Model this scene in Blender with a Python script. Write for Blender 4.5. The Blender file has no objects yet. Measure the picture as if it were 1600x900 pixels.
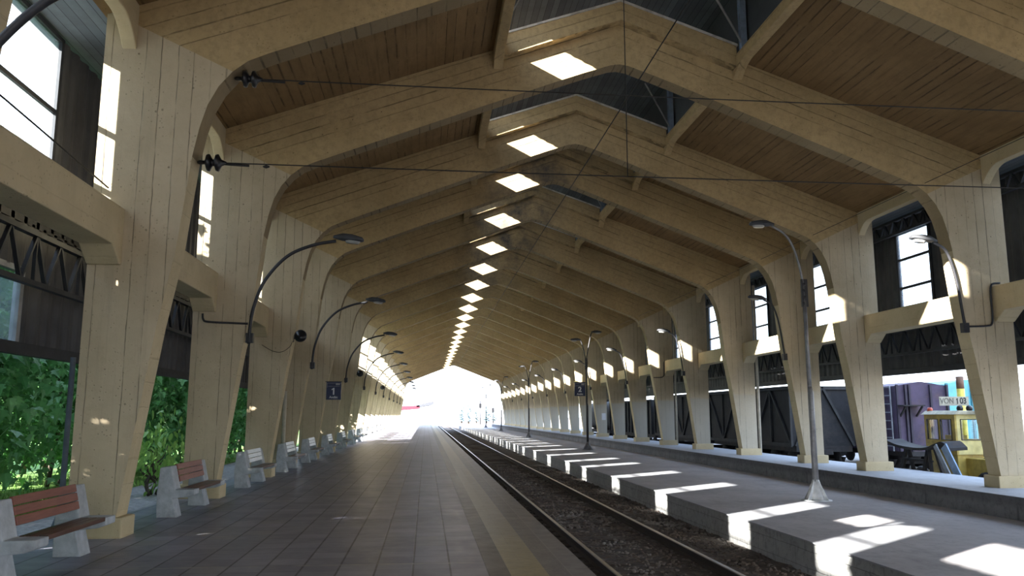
import bpy, bmesh, math, random
from math import sin, cos, pi, radians, sqrt, atan2
from mathutils import Vector, Matrix
random.seed(7)
S = bpy.context.scene
COL = S.collection

# ------------------------------------------------------------------ helpers
def link(o):
    COL.objects.link(o); return o

def tag(o, label, cat, group=None, kind=None):
    o['label'] = label; o['category'] = cat
    if group: o['group'] = group
    if kind: o['kind'] = kind
    return o

def empty(name, loc=(0, 0, 0), rz=0.0):
    o = bpy.data.objects.new(name, None); link(o)
    o.location = loc; o.rotation_euler = (0, 0, rz); o.empty_display_size = .2
    return o

class MB:
    """collects boxes, prisms, tubes; build() links them as ONE mesh object"""
    def __init__(s): s.v = []; s.f = []; s.m = []; s.mi = 0; s.sm = []; s.smooth = False
    def add(s, vs, fs):
        b = len(s.v); s.v += [tuple(p) for p in vs]
        for f in fs:
            s.f.append([b + i for i in f]); s.m.append(s.mi); s.sm.append(s.smooth)
        return s
    def box(s, x0, x1, y0, y1, z0, z1):
        return s.add([(x0,y0,z0),(x1,y0,z0),(x1,y1,z0),(x0,y1,z0),(x0,y0,z1),(x1,y0,z1),(x1,y1,z1),(x0,y1,z1)],
                     [(0,3,2,1),(4,5,6,7),(0,1,5,4),(1,2,6,5),(2,3,7,6),(3,0,4,7)])
    def obox(s, M, hx, hy, hz):
        vs = [M @ Vector((a*hx, b*hy, c*hz)) for c in (-1,1) for a,b in ((-1,-1),(1,-1),(1,1),(-1,1))]
        return s.add(vs, [(0,3,2,1),(4,5,6,7),(0,1,5,4),(1,2,6,5),(2,3,7,6),(3,0,4,7)])
    def bar(s, a, b, w, h=None):
        a, b = Vector(a), Vector(b); h = h or w
        d = (b-a); L = d.length; q = d.to_track_quat('Y', 'Z').to_matrix().to_4x4()
        return s.obox(Matrix.Translation((a+b)/2) @ q, w/2, L/2, h/2)
    def prism(s, pts, d0, d1, ax='y'):
        """pts polygon in (x,z) [ax y], (y,z) [ax x], (x,y) [ax z]"""
        n = len(pts)
        def P(p, d): return {'y': (p[0], d, p[1]), 'x': (d, p[0], p[1]), 'z': (p[0], p[1], d)}[ax]
        vs = [P(p, d0) for p in pts] + [P(p, d1) for p in pts]
        fs = [tuple(range(n)), tuple(range(2*n-1, n-1, -1))] + [(i, n+i, n+(i+1) % n, (i+1) % n) for i in range(n)]
        return s.add(vs, fs)
    def strip(s, ins, outs, d0, d1, ax='y'):
        """solid between two matched polylines, extruded d0..d1"""
        n = len(ins)
        def P(p, d): return {'y': (p[0], d, p[1]), 'x': (d, p[0], p[1])}[ax]
        vs = [P(p, d0) for p in ins]+[P(p, d0) for p in outs]+[P(p, d1) for p in ins]+[P(p, d1) for p in outs]
        fs = []
        for i in range(n-1):
            fs += [(i, i+1, n+i+1, n+i), (2*n+i, 3*n+i, 3*n+i+1, 2*n+i+1),
                   (i, 2*n+i, 2*n+i+1, i+1), (n+i, n+i+1, 3*n+i+1, 3*n+i)]
        fs += [(0, n, 3*n, 2*n), (n-1, 3*n-1, 4*n-1, 2*n-1)]
        return s.add(vs, fs)
    def tube(s, pts, r, n=8, caps=True):
        pts = [Vector(p) for p in pts]; rs = r if isinstance(r, (list, tuple)) else [r]*len(pts)
        vs, fs = [], []
        up = Vector((0, 0, 1))
        t0 = (pts[1]-pts[0]).normalized()
        if abs(t0.dot(up)) > .95: up = Vector((0, 1, 0))
        for i, p in enumerate(pts):
            t = (pts[min(i+1, len(pts)-1)]-pts[max(i-1, 0)]).normalized()
            a = t.cross(up).normalized(); b = a.cross(t); up = b
            for k in range(n):
                th = 2*pi*k/n; vs.append(p + (a*cos(th)+b*sin(th))*rs[i])
        for i in range(len(pts)-1):
            for k in range(n):
                fs.append((i*n+k, i*n+(k+1) % n, (i+1)*n+(k+1) % n, (i+1)*n+k))
        if caps: fs += [tuple(range(n-1, -1, -1)), tuple(range((len(pts)-1)*n, len(pts)*n))]
        sm = s.smooth; s.smooth = True; s.add(vs, fs); s.smooth = sm
        return s
    def lathe(s, prof, c=(0,0,0), ax='z', n=16):
        """prof list of (r, h)"""
        vs, fs = [], []
        for r, h in prof:
            for k in range(n):
                th = 2*pi*k/n; a, b = r*cos(th), r*sin(th)
                p = {'z': (a, b, h), 'x': (h, a, b), 'y': (b, h, a)}[ax]
                vs.append((p[0]+c[0], p[1]+c[1], p[2]+c[2]))
        m = len(prof)
        for i in range(m-1):
            for k in range(n):
                fs.append((i*n+k, i*n+(k+1) % n, (i+1)*n+(k+1) % n, (i+1)*n+k))
        fs += [tuple(range(n-1, -1, -1)), tuple(range((m-1)*n, m*n))]
        sm = s.smooth; s.smooth = True; s.add(vs, fs); s.smooth = sm
        return s
    def mesh(s, name, mats):
        me = bpy.data.meshes.new(name); me.from_pydata(s.v, [], s.f)
        if not isinstance(mats, (list, tuple)): mats = [mats]
        for m in mats: me.materials.append(m)
        me.polygons.foreach_set('material_index', s.m)
        me.polygons.foreach_set('use_smooth', s.sm)
        bm = bmesh.new(); bm.from_mesh(me); bmesh.ops.recalc_face_normals(bm, faces=bm.faces)
        bm.to_mesh(me); bm.free(); me.update(); return me
    def build(s, name, mats, parent=None, loc=None, bevel=0):
        o = bpy.data.objects.new(name, s.mesh(name, mats)); link(o)
        if parent: o.parent = parent
        if loc: o.location = loc
        if bevel:
            m = o.modifiers.new('bevel', 'BEVEL'); m.width = bevel; m.segments = 2; m.limit_method = 'ANGLE'
        return o

def copy_tree(o, parent=None):
    c = o.copy(); link(c); c.parent = parent
    for ch in list(o.children): copy_tree(ch, c)
    return c

def arc_pts(pts, n=6):
    """Catmull-Rom through points"""
    P = [Vector(p) for p in pts]; P = [2*P[0]-P[1]] + P + [2*P[-1]-P[-2]]; out = []
    for i in range(1, len(P)-2):
        a, b, c, d = P[i-1:i+3]
        for k in range(n):
            t = k/n
            out.append(.5*((2*b)+(c-a)*t+(2*a-5*b+4*c-d)*t*t+(3*b-a-3*c+d)*t**3))
    out.append(P[-2]); return out

# ------------------------------------------------------------------ materials
class NT:
    def __init__(s, name):
        s.mat = bpy.data.materials.new(name); s.mat.use_nodes = True
        s.t = s.mat.node_tree; s.n = s.t.nodes; s.bsdf = s.n['Principled BSDF']
    def _in(s, sock, v):
        if hasattr(v, 'node'): s.t.links.new(v, sock)
        elif v is not None: sock.default_value = v
    def math(s, op, a, b=None, c=None, clamp=False):
        n = s.n.new('ShaderNodeMath'); n.operation = op; n.use_clamp = clamp
        s._in(n.inputs[0], a)
        if b is not None: s._in(n.inputs[1], b)
        if c is not None: s._in(n.inputs[2], c)
        return n.outputs[0]
    def pos(s):
        n = s.n.new('ShaderNodeNewGeometry'); return n.outputs['Position']
    def obj(s):
        n = s.n.new('ShaderNodeTexCoord'); return n.outputs['Object']
    def xyz(s, v):
        n = s.n.new('ShaderNodeSeparateXYZ'); s._in(n.inputs[0], v); return n.outputs
    def comb(s, x, y, z):
        n = s.n.new('ShaderNodeCombineXYZ')
        for i, v in enumerate((x, y, z)): s._in(n.inputs[i], v)
        return n.outputs[0]
    def noise(s, v, scale, detail=4, rough=.55):
        n = s.n.new('ShaderNodeTexNoise'); s._in(n.inputs['Vector'], v)
        n.inputs['Scale'].default_value = scale; n.inputs['Detail'].default_value = detail; n.inputs['Roughness'].default_value = rough
        return n.outputs['Fac']
    def voro(s, v, scale, out='Distance'):
        n = s.n.new('ShaderNodeTexVoronoi'); s._in(n.inputs['Vector'], v); n.inputs['Scale'].default_value = scale
        return n.outputs[out]
    def white(s, v, dim='1D'):
        n = s.n.new('ShaderNodeTexWhiteNoise'); n.noise_dimensions = dim
        s._in(n.inputs['W' if dim == '1D' else 'Vector'], v); return n.outputs['Value']
    def ramp(s, v, lo, hi, a=0., b=1.):
        n = s.n.new('ShaderNodeMapRange'); n.clamp = True
        s._in(n.inputs[0], v)
        for i, q in enumerate((lo, hi, a, b)): n.inputs[1+i].default_value = q
        return n.outputs[0]
    def mix(s, f, a, b, mode='MIX'):
        n = s.n.new('ShaderNodeMix'); n.data_type = 'RGBA'; n.blend_type = mode
        s._in(n.inputs['Factor'], f)
        for k, v in (('A', a), ('B', b)):
            q = [i for i in n.inputs if i.name == k and i.type == 'RGBA'][0]
            s._in(q, (*v, 1) if isinstance(v, tuple) and len(v) == 3 else v)
        return [o for o in n.outputs if o.type == 'RGBA'][0]
    def bump(s, h, st=.4, d=.02):
        n = s.n.new('ShaderNodeBump'); n.inputs['Strength'].default_value = st; n.inputs['Distance'].default_value = d
        s._in(n.inputs['Height'], h); s.t.links.new(n.outputs[0], s.bsdf.inputs['Normal'])
    def out(s, col=None, rough=None, metal=None, spec=None):
        b = s.bsdf.inputs
        if col is not None: s._in(b['Base Color'], (*col, 1) if isinstance(col, tuple) and len(col) == 3 else col)
        if rough is not None: s._in(b['Roughness'], rough)
        if metal is not None: s._in(b['Metallic'], metal)
        if spec is not None: b['Specular IOR Level'].default_value = spec
        return s.mat

def plain(name, col, rough=.6, metal=0., var=.25, scale=6., dirt=None, bump=0.):
    t = NT(name); p = t.obj()
    n = t.noise(p, scale, 5)
    c = t.mix(t.ramp(n, .3, .7), tuple(x*(1-var) for x in col), tuple(min(1, x*(1+var)) for x in col))
    if dirt: c = t.mix(t.ramp(t.noise(p, scale*.35, 6, .7), .52, .68), c, dirt)
    if bump: t.bump(t.noise(p, scale*6, 3), bump, .01)
    return t.out(c, rough, metal)

XC = 4.285
def concrete(name, base, mode, dark=.55):
    t = NT(name); p = t.pos(); x, y, z = t.xyz(p)
    ux = t.math('ABSOLUTE', t.math('SUBTRACT', x, XC))
    if mode == 'column': w = t.math('DIVIDE', x, .235)
    elif mode == 'beam': w = t.math('DIVIDE', t.math('ADD', z, t.math('MULTIPLY', ux, .37)), .24)
    elif mode == 'slab': w = t.math('DIVIDE', ux, .2)
    elif mode == 'soffit': w = t.math('DIVIDE', t.math('ADD', ux, t.math('MULTIPLY', z, .15)), .22)
    else: w = t.math('DIVIDE', z, .35)
    wob = t.noise(p, 3, 2)
    w = t.math('ADD', w, t.math('MULTIPLY', t.math('SUBTRACT', wob, .5), .12))
    fr = t.math('FRACT', w); cell = t.white(t.math('FLOOR', w))
    edge = t.math('ABSOLUTE', t.math('SUBTRACT', fr, .5))
    lw = {'column': .045, 'beam': .05, 'slab': .075, 'soffit': .06}.get(mode, .03)
    line = t.ramp(edge, .5-lw*1.5, .5-lw*.7)
    brk = t.ramp(t.noise(p, 1.6, 4, .65), .36, .56)
    line = t.math('MULTIPLY', line, t.math('MULTIPLY', brk, t.ramp(cell, .15, .6)))
    if mode == 'soffit': line = t.math('MULTIPLY', line, 1.0)
    # board tone, blotches, pits
    c = t.mix(t.ramp(cell, 0, 1, .0, .5 if mode == 'slab' else .2), base, tuple(b*.72 for b in base))
    big = t.noise(p, .55, 6, .65)
    c = t.mix(t.ramp(big, .38, .66, 0, .8), c, tuple(b*q for b, q in zip(base, (.72, .70, .66))))
    c = t.mix(t.ramp(t.noise(p, 7, 5, .7), .55, .8, 0, .5), c, tuple(b*q for b, q in zip(base, (.7, .66, .58))))
    drip = t.noise(t.comb(t.math('MULTIPLY', x, 4), t.math('MULTIPLY', y, 4), t.math('MULTIPLY', z, .35)), 1.0, 5, .7)
    c = t.mix(t.ramp(drip, .56, .78, 0, .45 if mode == 'column' else .25), c, tuple(b*.55 for b in base))
    if mode in ('slab', 'beam'):
        lump = t.noise(t.comb(t.math('MULTIPLY', ux, 9), t.math('MULTIPLY', y, 1.1 if mode == 'slab' else 6), t.math('MULTIPLY', z, 2 if mode == 'slab' else 9)), 1.0, 5, .7)
        c = t.mix(t.ramp(lump, .45, .75, 0, .6), c, tuple(b*.5 for b in base))
    pit = t.math('MULTIPLY', t.ramp(t.voro(p, 5.0), .05, .10, 1, 0), t.ramp(t.noise(p, 1.7, 2), .46, .52))
    pit2 = t.math('MULTIPLY', t.ramp(t.voro(p, 15), .10, .2, 1, 0), t.ramp(t.noise(p, 2.3, 2), .46, .56))
    pit = t.math('MAXIMUM', pit, t.math('MULTIPLY', pit2, .6))
    c = t.mix(t.math('MULTIPLY', pit, .6), c, tuple(b*.25 for b in base))
    c = t.mix(t.math('MULTIPLY', line, dark), c, tuple(b*.22 for b in base))
    if mode in ('column',):
        # bare grey lower part of the far right-hand pillars (paint stops at one level)
        m = t.math('MULTIPLY', t.ramp(x, 10, 10.1), t.ramp(t.math('ADD', z, t.math('MULTIPLY', big, .25)), 2.5, 2.62, 1, 0))
        m = t.math('MULTIPLY', m, t.ramp(y, 21, 42, .05, .75))
        c = t.mix(m, c, (.45, .44, .39))
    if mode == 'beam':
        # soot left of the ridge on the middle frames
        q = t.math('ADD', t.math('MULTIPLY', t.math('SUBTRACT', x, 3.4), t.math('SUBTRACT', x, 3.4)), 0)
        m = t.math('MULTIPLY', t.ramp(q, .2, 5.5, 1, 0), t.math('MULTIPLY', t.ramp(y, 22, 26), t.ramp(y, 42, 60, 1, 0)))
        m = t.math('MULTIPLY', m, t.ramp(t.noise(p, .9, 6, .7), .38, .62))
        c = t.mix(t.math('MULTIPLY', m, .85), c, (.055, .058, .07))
    h = t.math('SUBTRACT', t.math('MULTIPLY', t.noise(p, 14, 4, .6), .35), t.math('ADD', line, pit))
    t.bump(h, .5, .02)
    return t.out(c, .88, spec=.25)

CREAM = (.58, .485, .34)
M_COL = concrete('cream_concrete_column', CREAM, 'column', .8)
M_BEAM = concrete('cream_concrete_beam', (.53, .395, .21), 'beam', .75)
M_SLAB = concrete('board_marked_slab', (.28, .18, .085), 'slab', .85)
M_SOF = concrete('beam_underside', (.32, .245, .145), 'soffit', .75)  # darker copy of the concrete, underside shade put into the base colour
M_SILL = concrete('cream_concrete_sill', (.62, .515, .33), 'sill', .1)

def mat_tiles():
    t = NT('grey_platform_tiles'); p = t.pos(); x, y, z = t.xyz(p)
    def cellline(v, size, off, wid):
        w = t.math('DIVIDE', t.math('ADD', v, off), size)
        e = t.math('ABSOLUTE', t.math('SUBTRACT', t.math('FRACT', w), .5))
        return t.math('FLOOR', w), t.ramp(e, .5-wid/size, .5-wid/size*.4)
    cx, lx = cellline(x, .402, .402*.5-.288+.201, .015)
    cy, ly = cellline(y, .40, 0, .010)
    rnd = t.white(t.comb(cx, cy, 0), '3D')
    blotch = t.noise(p, .7, 5, .6)
    c = t.mix(t.ramp(rnd, 0, 1), (.215, .212, .28), (.325, .32, .40))
    c = t.mix(t.ramp(rnd, .94, .97, 0, .6), c, (.30, .29, .30))
    c = t.mix(t.ramp(blotch, .4, .7, 0, .6), c, (.17, .172, .22))
    c = t.mix(t.math('MULTIPLY', lx, .85), c, (.03, .029, .032))
    c = t.mix(t.math('MULTIPLY', ly, .45), c, (.03, .029, .032))
    # pale filled cross joints every few tiles
    wj = t.math('FRACT', t.math('DIVIDE', t.math('ADD', y, -9.55), 5.56))
    pj = t.math('MULTIPLY', t.ramp(t.math('ABSOLUTE', t.math('SUBTRACT', wj, .5)), .490, .494), t.ramp(t.noise(p, 2.2, 3), .42, .55))
    c = t.mix(t.math('MULTIPLY', pj, .7), c, (.34, .33, .32))
    # safety strip: charcoal band, worn ochre line, charcoal, edge stones
    def band(a, b): return t.math('MULTIPLY', t.ramp(x, a-.004, a+.004), t.ramp(x, b-.004, b+.004, 1, 0))
    c = t.mix(band(.69, .911), c, (.10, .097, .105))
    yel = t.mix(t.ramp(t.math('ADD', y, t.math('MULTIPLY', blotch, 6)), 9, 16), (.46, .37, .17), (.36, .345, .30))
    yel = t.mix(t.ramp(t.noise(p, 9, 5, .7), .45, .7, 0, .6), yel, (.27, .24, .18))
    c = t.mix(band(.911, 1.305), c, yel)
    c = t.mix(band(1.305, 1.545), c, t.mix(t.ramp(t.noise(p, 30, 3), .4, .6), (.18, .175, .185), (.23, .225, .235)))
    est = t.mix(t.ramp(t.noise(p, 5, 5), .35, .65), (.20, .195, .21), (.27, .262, .28))
    es = t.math('FRACT', t.math('DIVIDE', y, .5)); el = t.ramp(t.math('ABSOLUTE', t.math('SUBTRACT', es, .5)), .485, .492)
    est = t.mix(t.math('MULTIPLY', el, .6), est, (.4, .39, .38))
    c = t.mix(band(1.545, 2.2), c, est)
    lj = band(1.538, 1.55); c = t.mix(t.math('MULTIPLY', lj, .5), c, (.4, .39, .38))
    rib = t.math('SINE', t.math('MULTIPLY', y, 2*pi/.033))
    h = t.math('SUBTRACT', t.math('ADD', t.math('MULTIPLY', rib, .12), t.math('MULTIPLY', t.noise(p, 22, 4), .5)),
               t.math('ADD', lx, t.math('MULTIPLY', ly, .6)))
    t.bump(h, .18, .008)
    r = t.math('ADD', .22, t.math('MULTIPLY', t.noise(p, 3, 5, .7), .40))
    return t.out(c, r, spec=.5)
M_TILE = mat_tiles()

def mat_floor_conc(name, a, b, crack=True):
    t = NT(name); p = t.pos(); x, y, z = t.xyz(p)
    n1 = t.noise(p, .6, 7, .65); n2 = t.noise(p, 6, 6, .7)
    c = t.mix(t.ramp(n1, .3, .72), a, b)
    c = t.mix(t.ramp(n2, .5, .75, 0, .6), c, tuple(q*.6 for q in a))
    streak = t.noise(t.comb(t.math('MULTIPLY', x, 3), t.math('MULTIPLY', y, .5), z), 1, 6, .7)
    c = t.mix(t.ramp(streak, .55, .8, 0, .5), c, tuple(q*.5 for q in a))
    h = t.math('MULTIPLY', t.noise(p, 25, 4), .4)
    t.bump(h, .3, .01)
    return t.out(c, .75, spec=.35)
M_PLAT = mat_floor_conc('old_platform_concrete', (.335, .325, .345), (.475, .465, .485))
M_STEPTOP = mat_floor_conc('smooth_pale_concrete', (.36, .37, .39), (.46, .47, .49))

def mat_wallface(name, a, b, bw=.8, bh=.28):
    t = NT(name); p = t.pos(); x, y, z = t.xyz(p)
    n1 = t.noise(p, 1.2, 7, .7); n2 = t.noise(p, 9, 5, .7)
    c = t.mix(t.ramp(n1, .3, .7), a, b)
    c = t.mix(t.ramp(n2, .5, .72, 0, .7), c, tuple(q*.45 for q in a))
    fz = t.math('FRACT', t.math('DIVIDE', t.math('ADD', z, t.math('MULTIPLY', n1, .05)), bh))
    lz = t.ramp(t.math('ABSOLUTE', t.math('SUBTRACT', fz, .5)), .465, .49)
    fy = t.math('FRACT', t.math('DIVIDE', t.math('ADD', y, t.math('MULTIPLY', t.math('FLOOR', t.math('DIVIDE', z, bh)), .37)), bw))
    ly = t.ramp(t.math('ABSOLUTE', t.math('SUBTRACT', fy, .5)), .485, .495)
    l = t.math('MAXIMUM', lz, ly)
    c = t.mix(t.math('MULTIPLY', l, .45), c, tuple(q*.3 for q in a))
    t.bump(t.math('SUBTRACT', t.math('MULTIPLY', n2, .7), l), .5, .02)
    return t.out(c, .9, spec=.2)
M_PFACE = mat_wallface('platform_face_blocks', (.34, .325, .315), (.48, .465, .445))
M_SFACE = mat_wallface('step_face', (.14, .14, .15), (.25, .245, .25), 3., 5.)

M_METAL = plain('dark_lamp_metal', (.035, .035, .04), .5, .3)
M_GALV = plain('galvanised_pole', (.26, .26, .27), .5, .55, .3, 4, (.16, .15, .14))
M_HEAD = plain('grey_lamp_housing', (.055, .058, .065), .65, .1)
M_LENS = plain('pale_lens', (.32, .32, .31), .3, 0, .1)
M_STEEL = plain('dark_window_steel', (.028, .03, .036), .6, .2)
M_BLUEST = plain('pale_blue_steel_post', (.30, .38, .50), .55, .1, .2)  # blue skylight on the lantern posts put into the base colour
M_BLACK = plain('black_insulator', (.012, .012, .014), .3)
M_WIRE = plain('black_wire', (.014, .013, .013), .6)
M_RAIL = NT('rail_steel')
_p = M_RAIL.pos(); _z = M_RAIL.xyz(_p)[2]
M_RAIL = M_RAIL.out(M_RAIL.mix(M_RAIL.ramp(_z, -.672, -.662), (.045, .032, .026), (.42, .42, .44)), M_RAIL.ramp(_z, -.672, -.662, .8, .28), M_RAIL.ramp(_z, -.672, -.662, 0., .9))
M_TIE = plain('weathered_sleeper', (.075, .058, .048), .9, 0, .4, 5, None, .5)
M_STONE = plain('ballast_stone', (.15, .12, .105), .95, 0, .55, 2.2, (.30, .275, .25))
M_BED = plain('ballast_bed', (.075, .06, .053), .95, 0, .5, 9, (.14, .12, .11), .8)
M_GRAVEL = plain('grey_gravel', (.30, .29, .28), .95, 0, .35, 14, (.2, .2, .2), .6)
M_GRASS = plain('short_grass', (.12, .24, .045), .9, 0, .4, 12)
M_YARD = plain('yard_ballast', (.22, .20, .185), .95, 0, .35, 5, (.13, .12, .11), .5)
M_BENCHC = plain('bench_concrete', (.40, .42, .44), .85, 0, .2, 7, (.27, .28, .29), .3)
M_PIPE = plain('pale_drain_pipe', (.50, .45, .36), .7, 0, .15)
M_NAVY = plain('navy_sign', (.014, .022, .075), .45, 0, .1)
M_WHITE = plain('white_letter', (.72, .73, .75), .6, 0, .05)
M_GREY = plain('grey_metal', (.32, .33, .35), .5, .4)
M_FLASH = plain('pale_flashing', (.62, .60, .55), .5, .1, .15, 5, (.35, .33, .3))
M_BARK = plain('bark', (.07, .055, .042), .95, 0, .4, 8)
def wood(name, a, b, rough=.5, ax='Y'):
    t = NT(name); p = t.obj(); x, y, z = t.xyz(p)
    g = t.noise(t.comb(t.math('MULTIPLY', x, 14), t.math('MULTIPLY', y, 1.2), t.math('MULTIPLY', z, 14)), 2., 6, .65)
    c = t.mix(t.ramp(g, .3, .7), a, b)
    t.bump(g, .2, .004)
    return t.out(c, rough)
M_RED = wood('red_brown_slat', (.16, .045, .028), (.26, .085, .055), .5)
M_PALE = wood('pale_slat', (.48, .50, .53), (.66, .68, .70), .4)  # pale tone for the slats of the farther benches
M_SEAT = wood('dark_brown_seat', (.062, .026, .017), (.12, .052, .032), .4)

def mat_boards():
    t = NT('weathered_timber_boards'); p = t.pos(); x, y, z = t.xyz(p)
    w = t.math('DIVIDE', x, .16); fr = t.math('FRACT', w); cell = t.white(t.math('FLOOR', w))
    l = t.ramp(t.math('ABSOLUTE', t.math('SUBTRACT', fr, .5)), .45, .48)
    c = t.mix(cell, (.085, .105, .125), (.15, .18, .205))
    c = t.mix(t.ramp(t.noise(p, 1.5, 6, .7), .4, .7, 0, .5), c, (.06, .065, .075))
    c = t.mix(t.math('MULTIPLY', l, .8), c, (.015, .017, .02))
    return t.out(c, .85)
M_BOARD = mat_boards()
def mat_corr():
    t = NT('dark_corrugated_sheet'); p = t.pos(); x, y, z = t.xyz(p)
    c = t.mix(t.ramp(t.noise(p, .9, 6, .7), .35, .7), (.04, .04, .045), (.085, .085, .09))
    st = t.noise(t.comb(x, t.math('MULTIPLY', y, 5), t.math('MULTIPLY', z, .4)), 1, 5, .7)
    c = t.mix(t.ramp(st, .55, .75, 0, .5), c, (.05, .042, .036))
    return t.out(c, .65, .2)
M_CORR = mat_corr()
def mat_glass(name='window_glass', haze=.12):
    t = NT(name)
    tr = t.n.new('ShaderNodeBsdfTransparent'); tr.inputs[0].default_value = (.93, .96, .98, 1)
    gl = t.n.new('ShaderNodeBsdfGlossy'); gl.inputs['Roughness'].default_value = .05
    tl = t.n.new('ShaderNodeBsdfTranslucent'); tl.inputs[0].default_value = (.85, .9, .95, 1)
    m1 = t.n.new('ShaderNodeMixShader'); m1.inputs[0].default_value = haze
    m2 = t.n.new('ShaderNodeMixShader'); m2.inputs[0].default_value = .06
    L = t.t.links
    L.new(tr.outputs[0], m1.inputs[1]); L.new(tl.outputs[0], m1.inputs[2])
    L.new(m1.outputs[0], m2.inputs[1]); L.new(gl.outputs[0], m2.inputs[2])
    L.new(m2.outputs[0], t.n['Material Output'].inputs['Surface'])
    return t.mat
M_GLASS = mat_glass()
M_CABG = mat_glass('cab_glass', .0)

# ------------------------------------------------------------------ layout
SP = 5.5613
FR = {0: 11.898, 1: 17.243, 2: 22.805, 3: 26.676, -1: 6.34, -2: 2.47}
for k in range(4, 23): FR[k] = 26.676 + SP*(k-3)
for k in range(-6, -2): FR[k] = 2.47 + SP*(k+2)
KS = sorted(FR)
TH = .42
Y0, Y1 = FR[-6], FR[22]+TH
def R(u): return XC+u
def L(u): return XC-u
def slabz(u): return 10.84-.36*u

# ------------------------------------------------------------------ portal frames
IN = [(8.50,.0),(8.10,2.9),(7.905,4.0),(7.76,5.4),(7.68,5.85),(7.585,6.2),(7.44,6.5),(7.25,6.74),(7.03,6.92),(6.72,7.06),(6.25,7.245),
      (5.0,7.73),(3.6,8.276),(2.4,8.744),(1.3,9.173),(.85,9.34),(.45,9.48),(.2,9.565),(0,9.595)]
OUT = [(9.105,.0),(9.105,2.9),(9.105,4.0),(9.105,5.4),(9.105,5.95),(9.105,6.5),(9.105,7.0),(9.105,7.62),(8.6,7.81),(7.8,8.09),(6.9,8.42),
       (5.4,8.96),(3.9,9.50),(2.6,9.965),(1.4,10.40),(.9,10.58),(.47,10.73),(.2,10.83),(0,10.9)]
def frame_mesh():
    m = MB()
    nc = 8  # stations of the column part
    for sgn in (-1, 1):
        ins = [(XC+sgn*u, z) for u, z in IN]; outs = [(XC+sgn*u, z) for u, z in OUT]
        for a, b, mi in ((0, nc, 0), (nc-1, len(IN), 1)):
            i0 = len(m.f); m.mi = mi
            n = b-a; I = ins[a:b]; O = outs[a:b]
            P = lambda p, d: (p[0], d, p[1])
            vs = [P(p, 0) for p in I]+[P(p, 0) for p in O]+[P(p, TH) for p in I]+[P(p, TH) for p in O]
            fs = []; mm = []
            for i in range(n-1):
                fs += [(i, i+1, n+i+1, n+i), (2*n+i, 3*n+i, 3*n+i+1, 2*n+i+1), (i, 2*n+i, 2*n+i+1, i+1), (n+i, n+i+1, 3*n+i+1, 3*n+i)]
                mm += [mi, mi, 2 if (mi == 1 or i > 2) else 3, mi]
            m.add(vs, fs)
            m.m[i0:] = mm
    m.mi = 0
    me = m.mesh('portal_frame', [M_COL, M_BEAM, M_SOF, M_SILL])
    bm = bmesh.new(); bm.from_mesh(me); bmesh.ops.remove_doubles(bm, verts=bm.verts, dist=.001)
    bm.to_mesh(me); bm.free()
    return me
def band_mb():
    m = MB(); y0, y1 = -.25, TH+.12; b = lambda u: 10.56-.37*u; tz = lambda u: 11.0-.35*u
    U = 2.7
    m.prism([(XC-U, b(U)), (XC, b(0)), (XC+U, b(U)), (XC+U, tz(U)), (XC, tz(0)), (XC-U, tz(U))], y0, y1)
    return m
def flash_mb():
    m = MB(); tz = lambda u: 11.0-.35*u; U = 2.72
    m.strip([(XC-U, tz(U)), (XC, tz(0)), (XC+U, tz(U))], [(XC-U, tz(U)+.05), (XC, tz(0)+.05), (XC+U, tz(U)+.05)], -.28, TH+.15)
    return m
def plinth_mb(sgn):
    m = MB(); z0, z1 = (-.02, .27) if sgn < 0 else (.03, .31)
    a, b = sorted((XC+sgn*8.36, XC+sgn*9.23))
    m.box(a, b, -.06, TH-.02+.06, z0, z1); return m
f0 = bpy.data.objects.new('portal_frame', frame_mesh()); link(f0)
pl = plinth_mb(-1).build('plinth', M_SILL, f0, bevel=.02); plinth_mb(1).build('plinth', M_SILL, f0, bevel=.02)
band_mb().build('ridge_upstand', M_BEAM, f0); flash_mb().build('flashing', M_FLASH, f0)
ORD = ['nearest', 'second', 'third', 'fourth', 'fifth', 'sixth', 'seventh', 'eighth', 'ninth', 'tenth', 'eleventh', 'twelfth']
for k in KS:
    o = f0 if k == KS[0] else copy_tree(f0)
    o.location = (0, FR[k], 0)
    if k < 0: lab = 'cream concrete portal frame arching over the platforms around the camera'; g = 'portal frames over the camera'
    elif k < 10:
        lab = ['cream concrete portal frame whose left pillar stands behind the nearest red-slatted bench and carries two insulators',
               'cream concrete portal frame, second bright pillar on the left, with a bent conduit and arched lamp',
               'cream concrete portal frame with the first round loudspeaker on its left pillar',
               'cream concrete portal frame set close behind the one with the first loudspeaker',
               'cream concrete portal frame carrying the navy number one sign on its left pillar',
               'cream concrete portal frame just beyond the one with the navy number one sign',
               'cream concrete portal frame with the second round loudspeaker on its left pillar',
               'cream concrete portal frame next beyond the second round loudspeaker',
               'cream concrete portal frame, second one beyond the second round loudspeaker',
               'cream concrete portal frame, third one beyond the second round loudspeaker'][k]
        g = 'concrete portal frames'
    else: lab = 'distant cream concrete portal frame in the close row towards the bright exit'; g = 'distant portal frames'
    tag(o, lab, 'concrete frame', g, 'structure')

# ------------------------------------------------------------------ roof slabs
def slab_obj(name, sgn, label):
    m = MB(); a, b = 2.78, 10.35
    pts = [(XC+sgn*a, slabz(a)), (XC+sgn*9.15, slabz(9.15)), (XC+sgn*9.15, slabz(9.15)+.14), (XC+sgn*3.6, slabz(3.6)+.14), (XC+sgn*a, slabz(a)+.05)]
    m.prism(pts, Y0, Y1)
    o = m.build(name, M_SLAB); tag(o, label, 'ceiling', None, 'structure')
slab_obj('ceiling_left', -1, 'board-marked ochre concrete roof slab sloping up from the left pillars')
slab_obj('ceiling_right', 1, 'board-marked ochre concrete roof slab sloping up from the right pillars')
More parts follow.
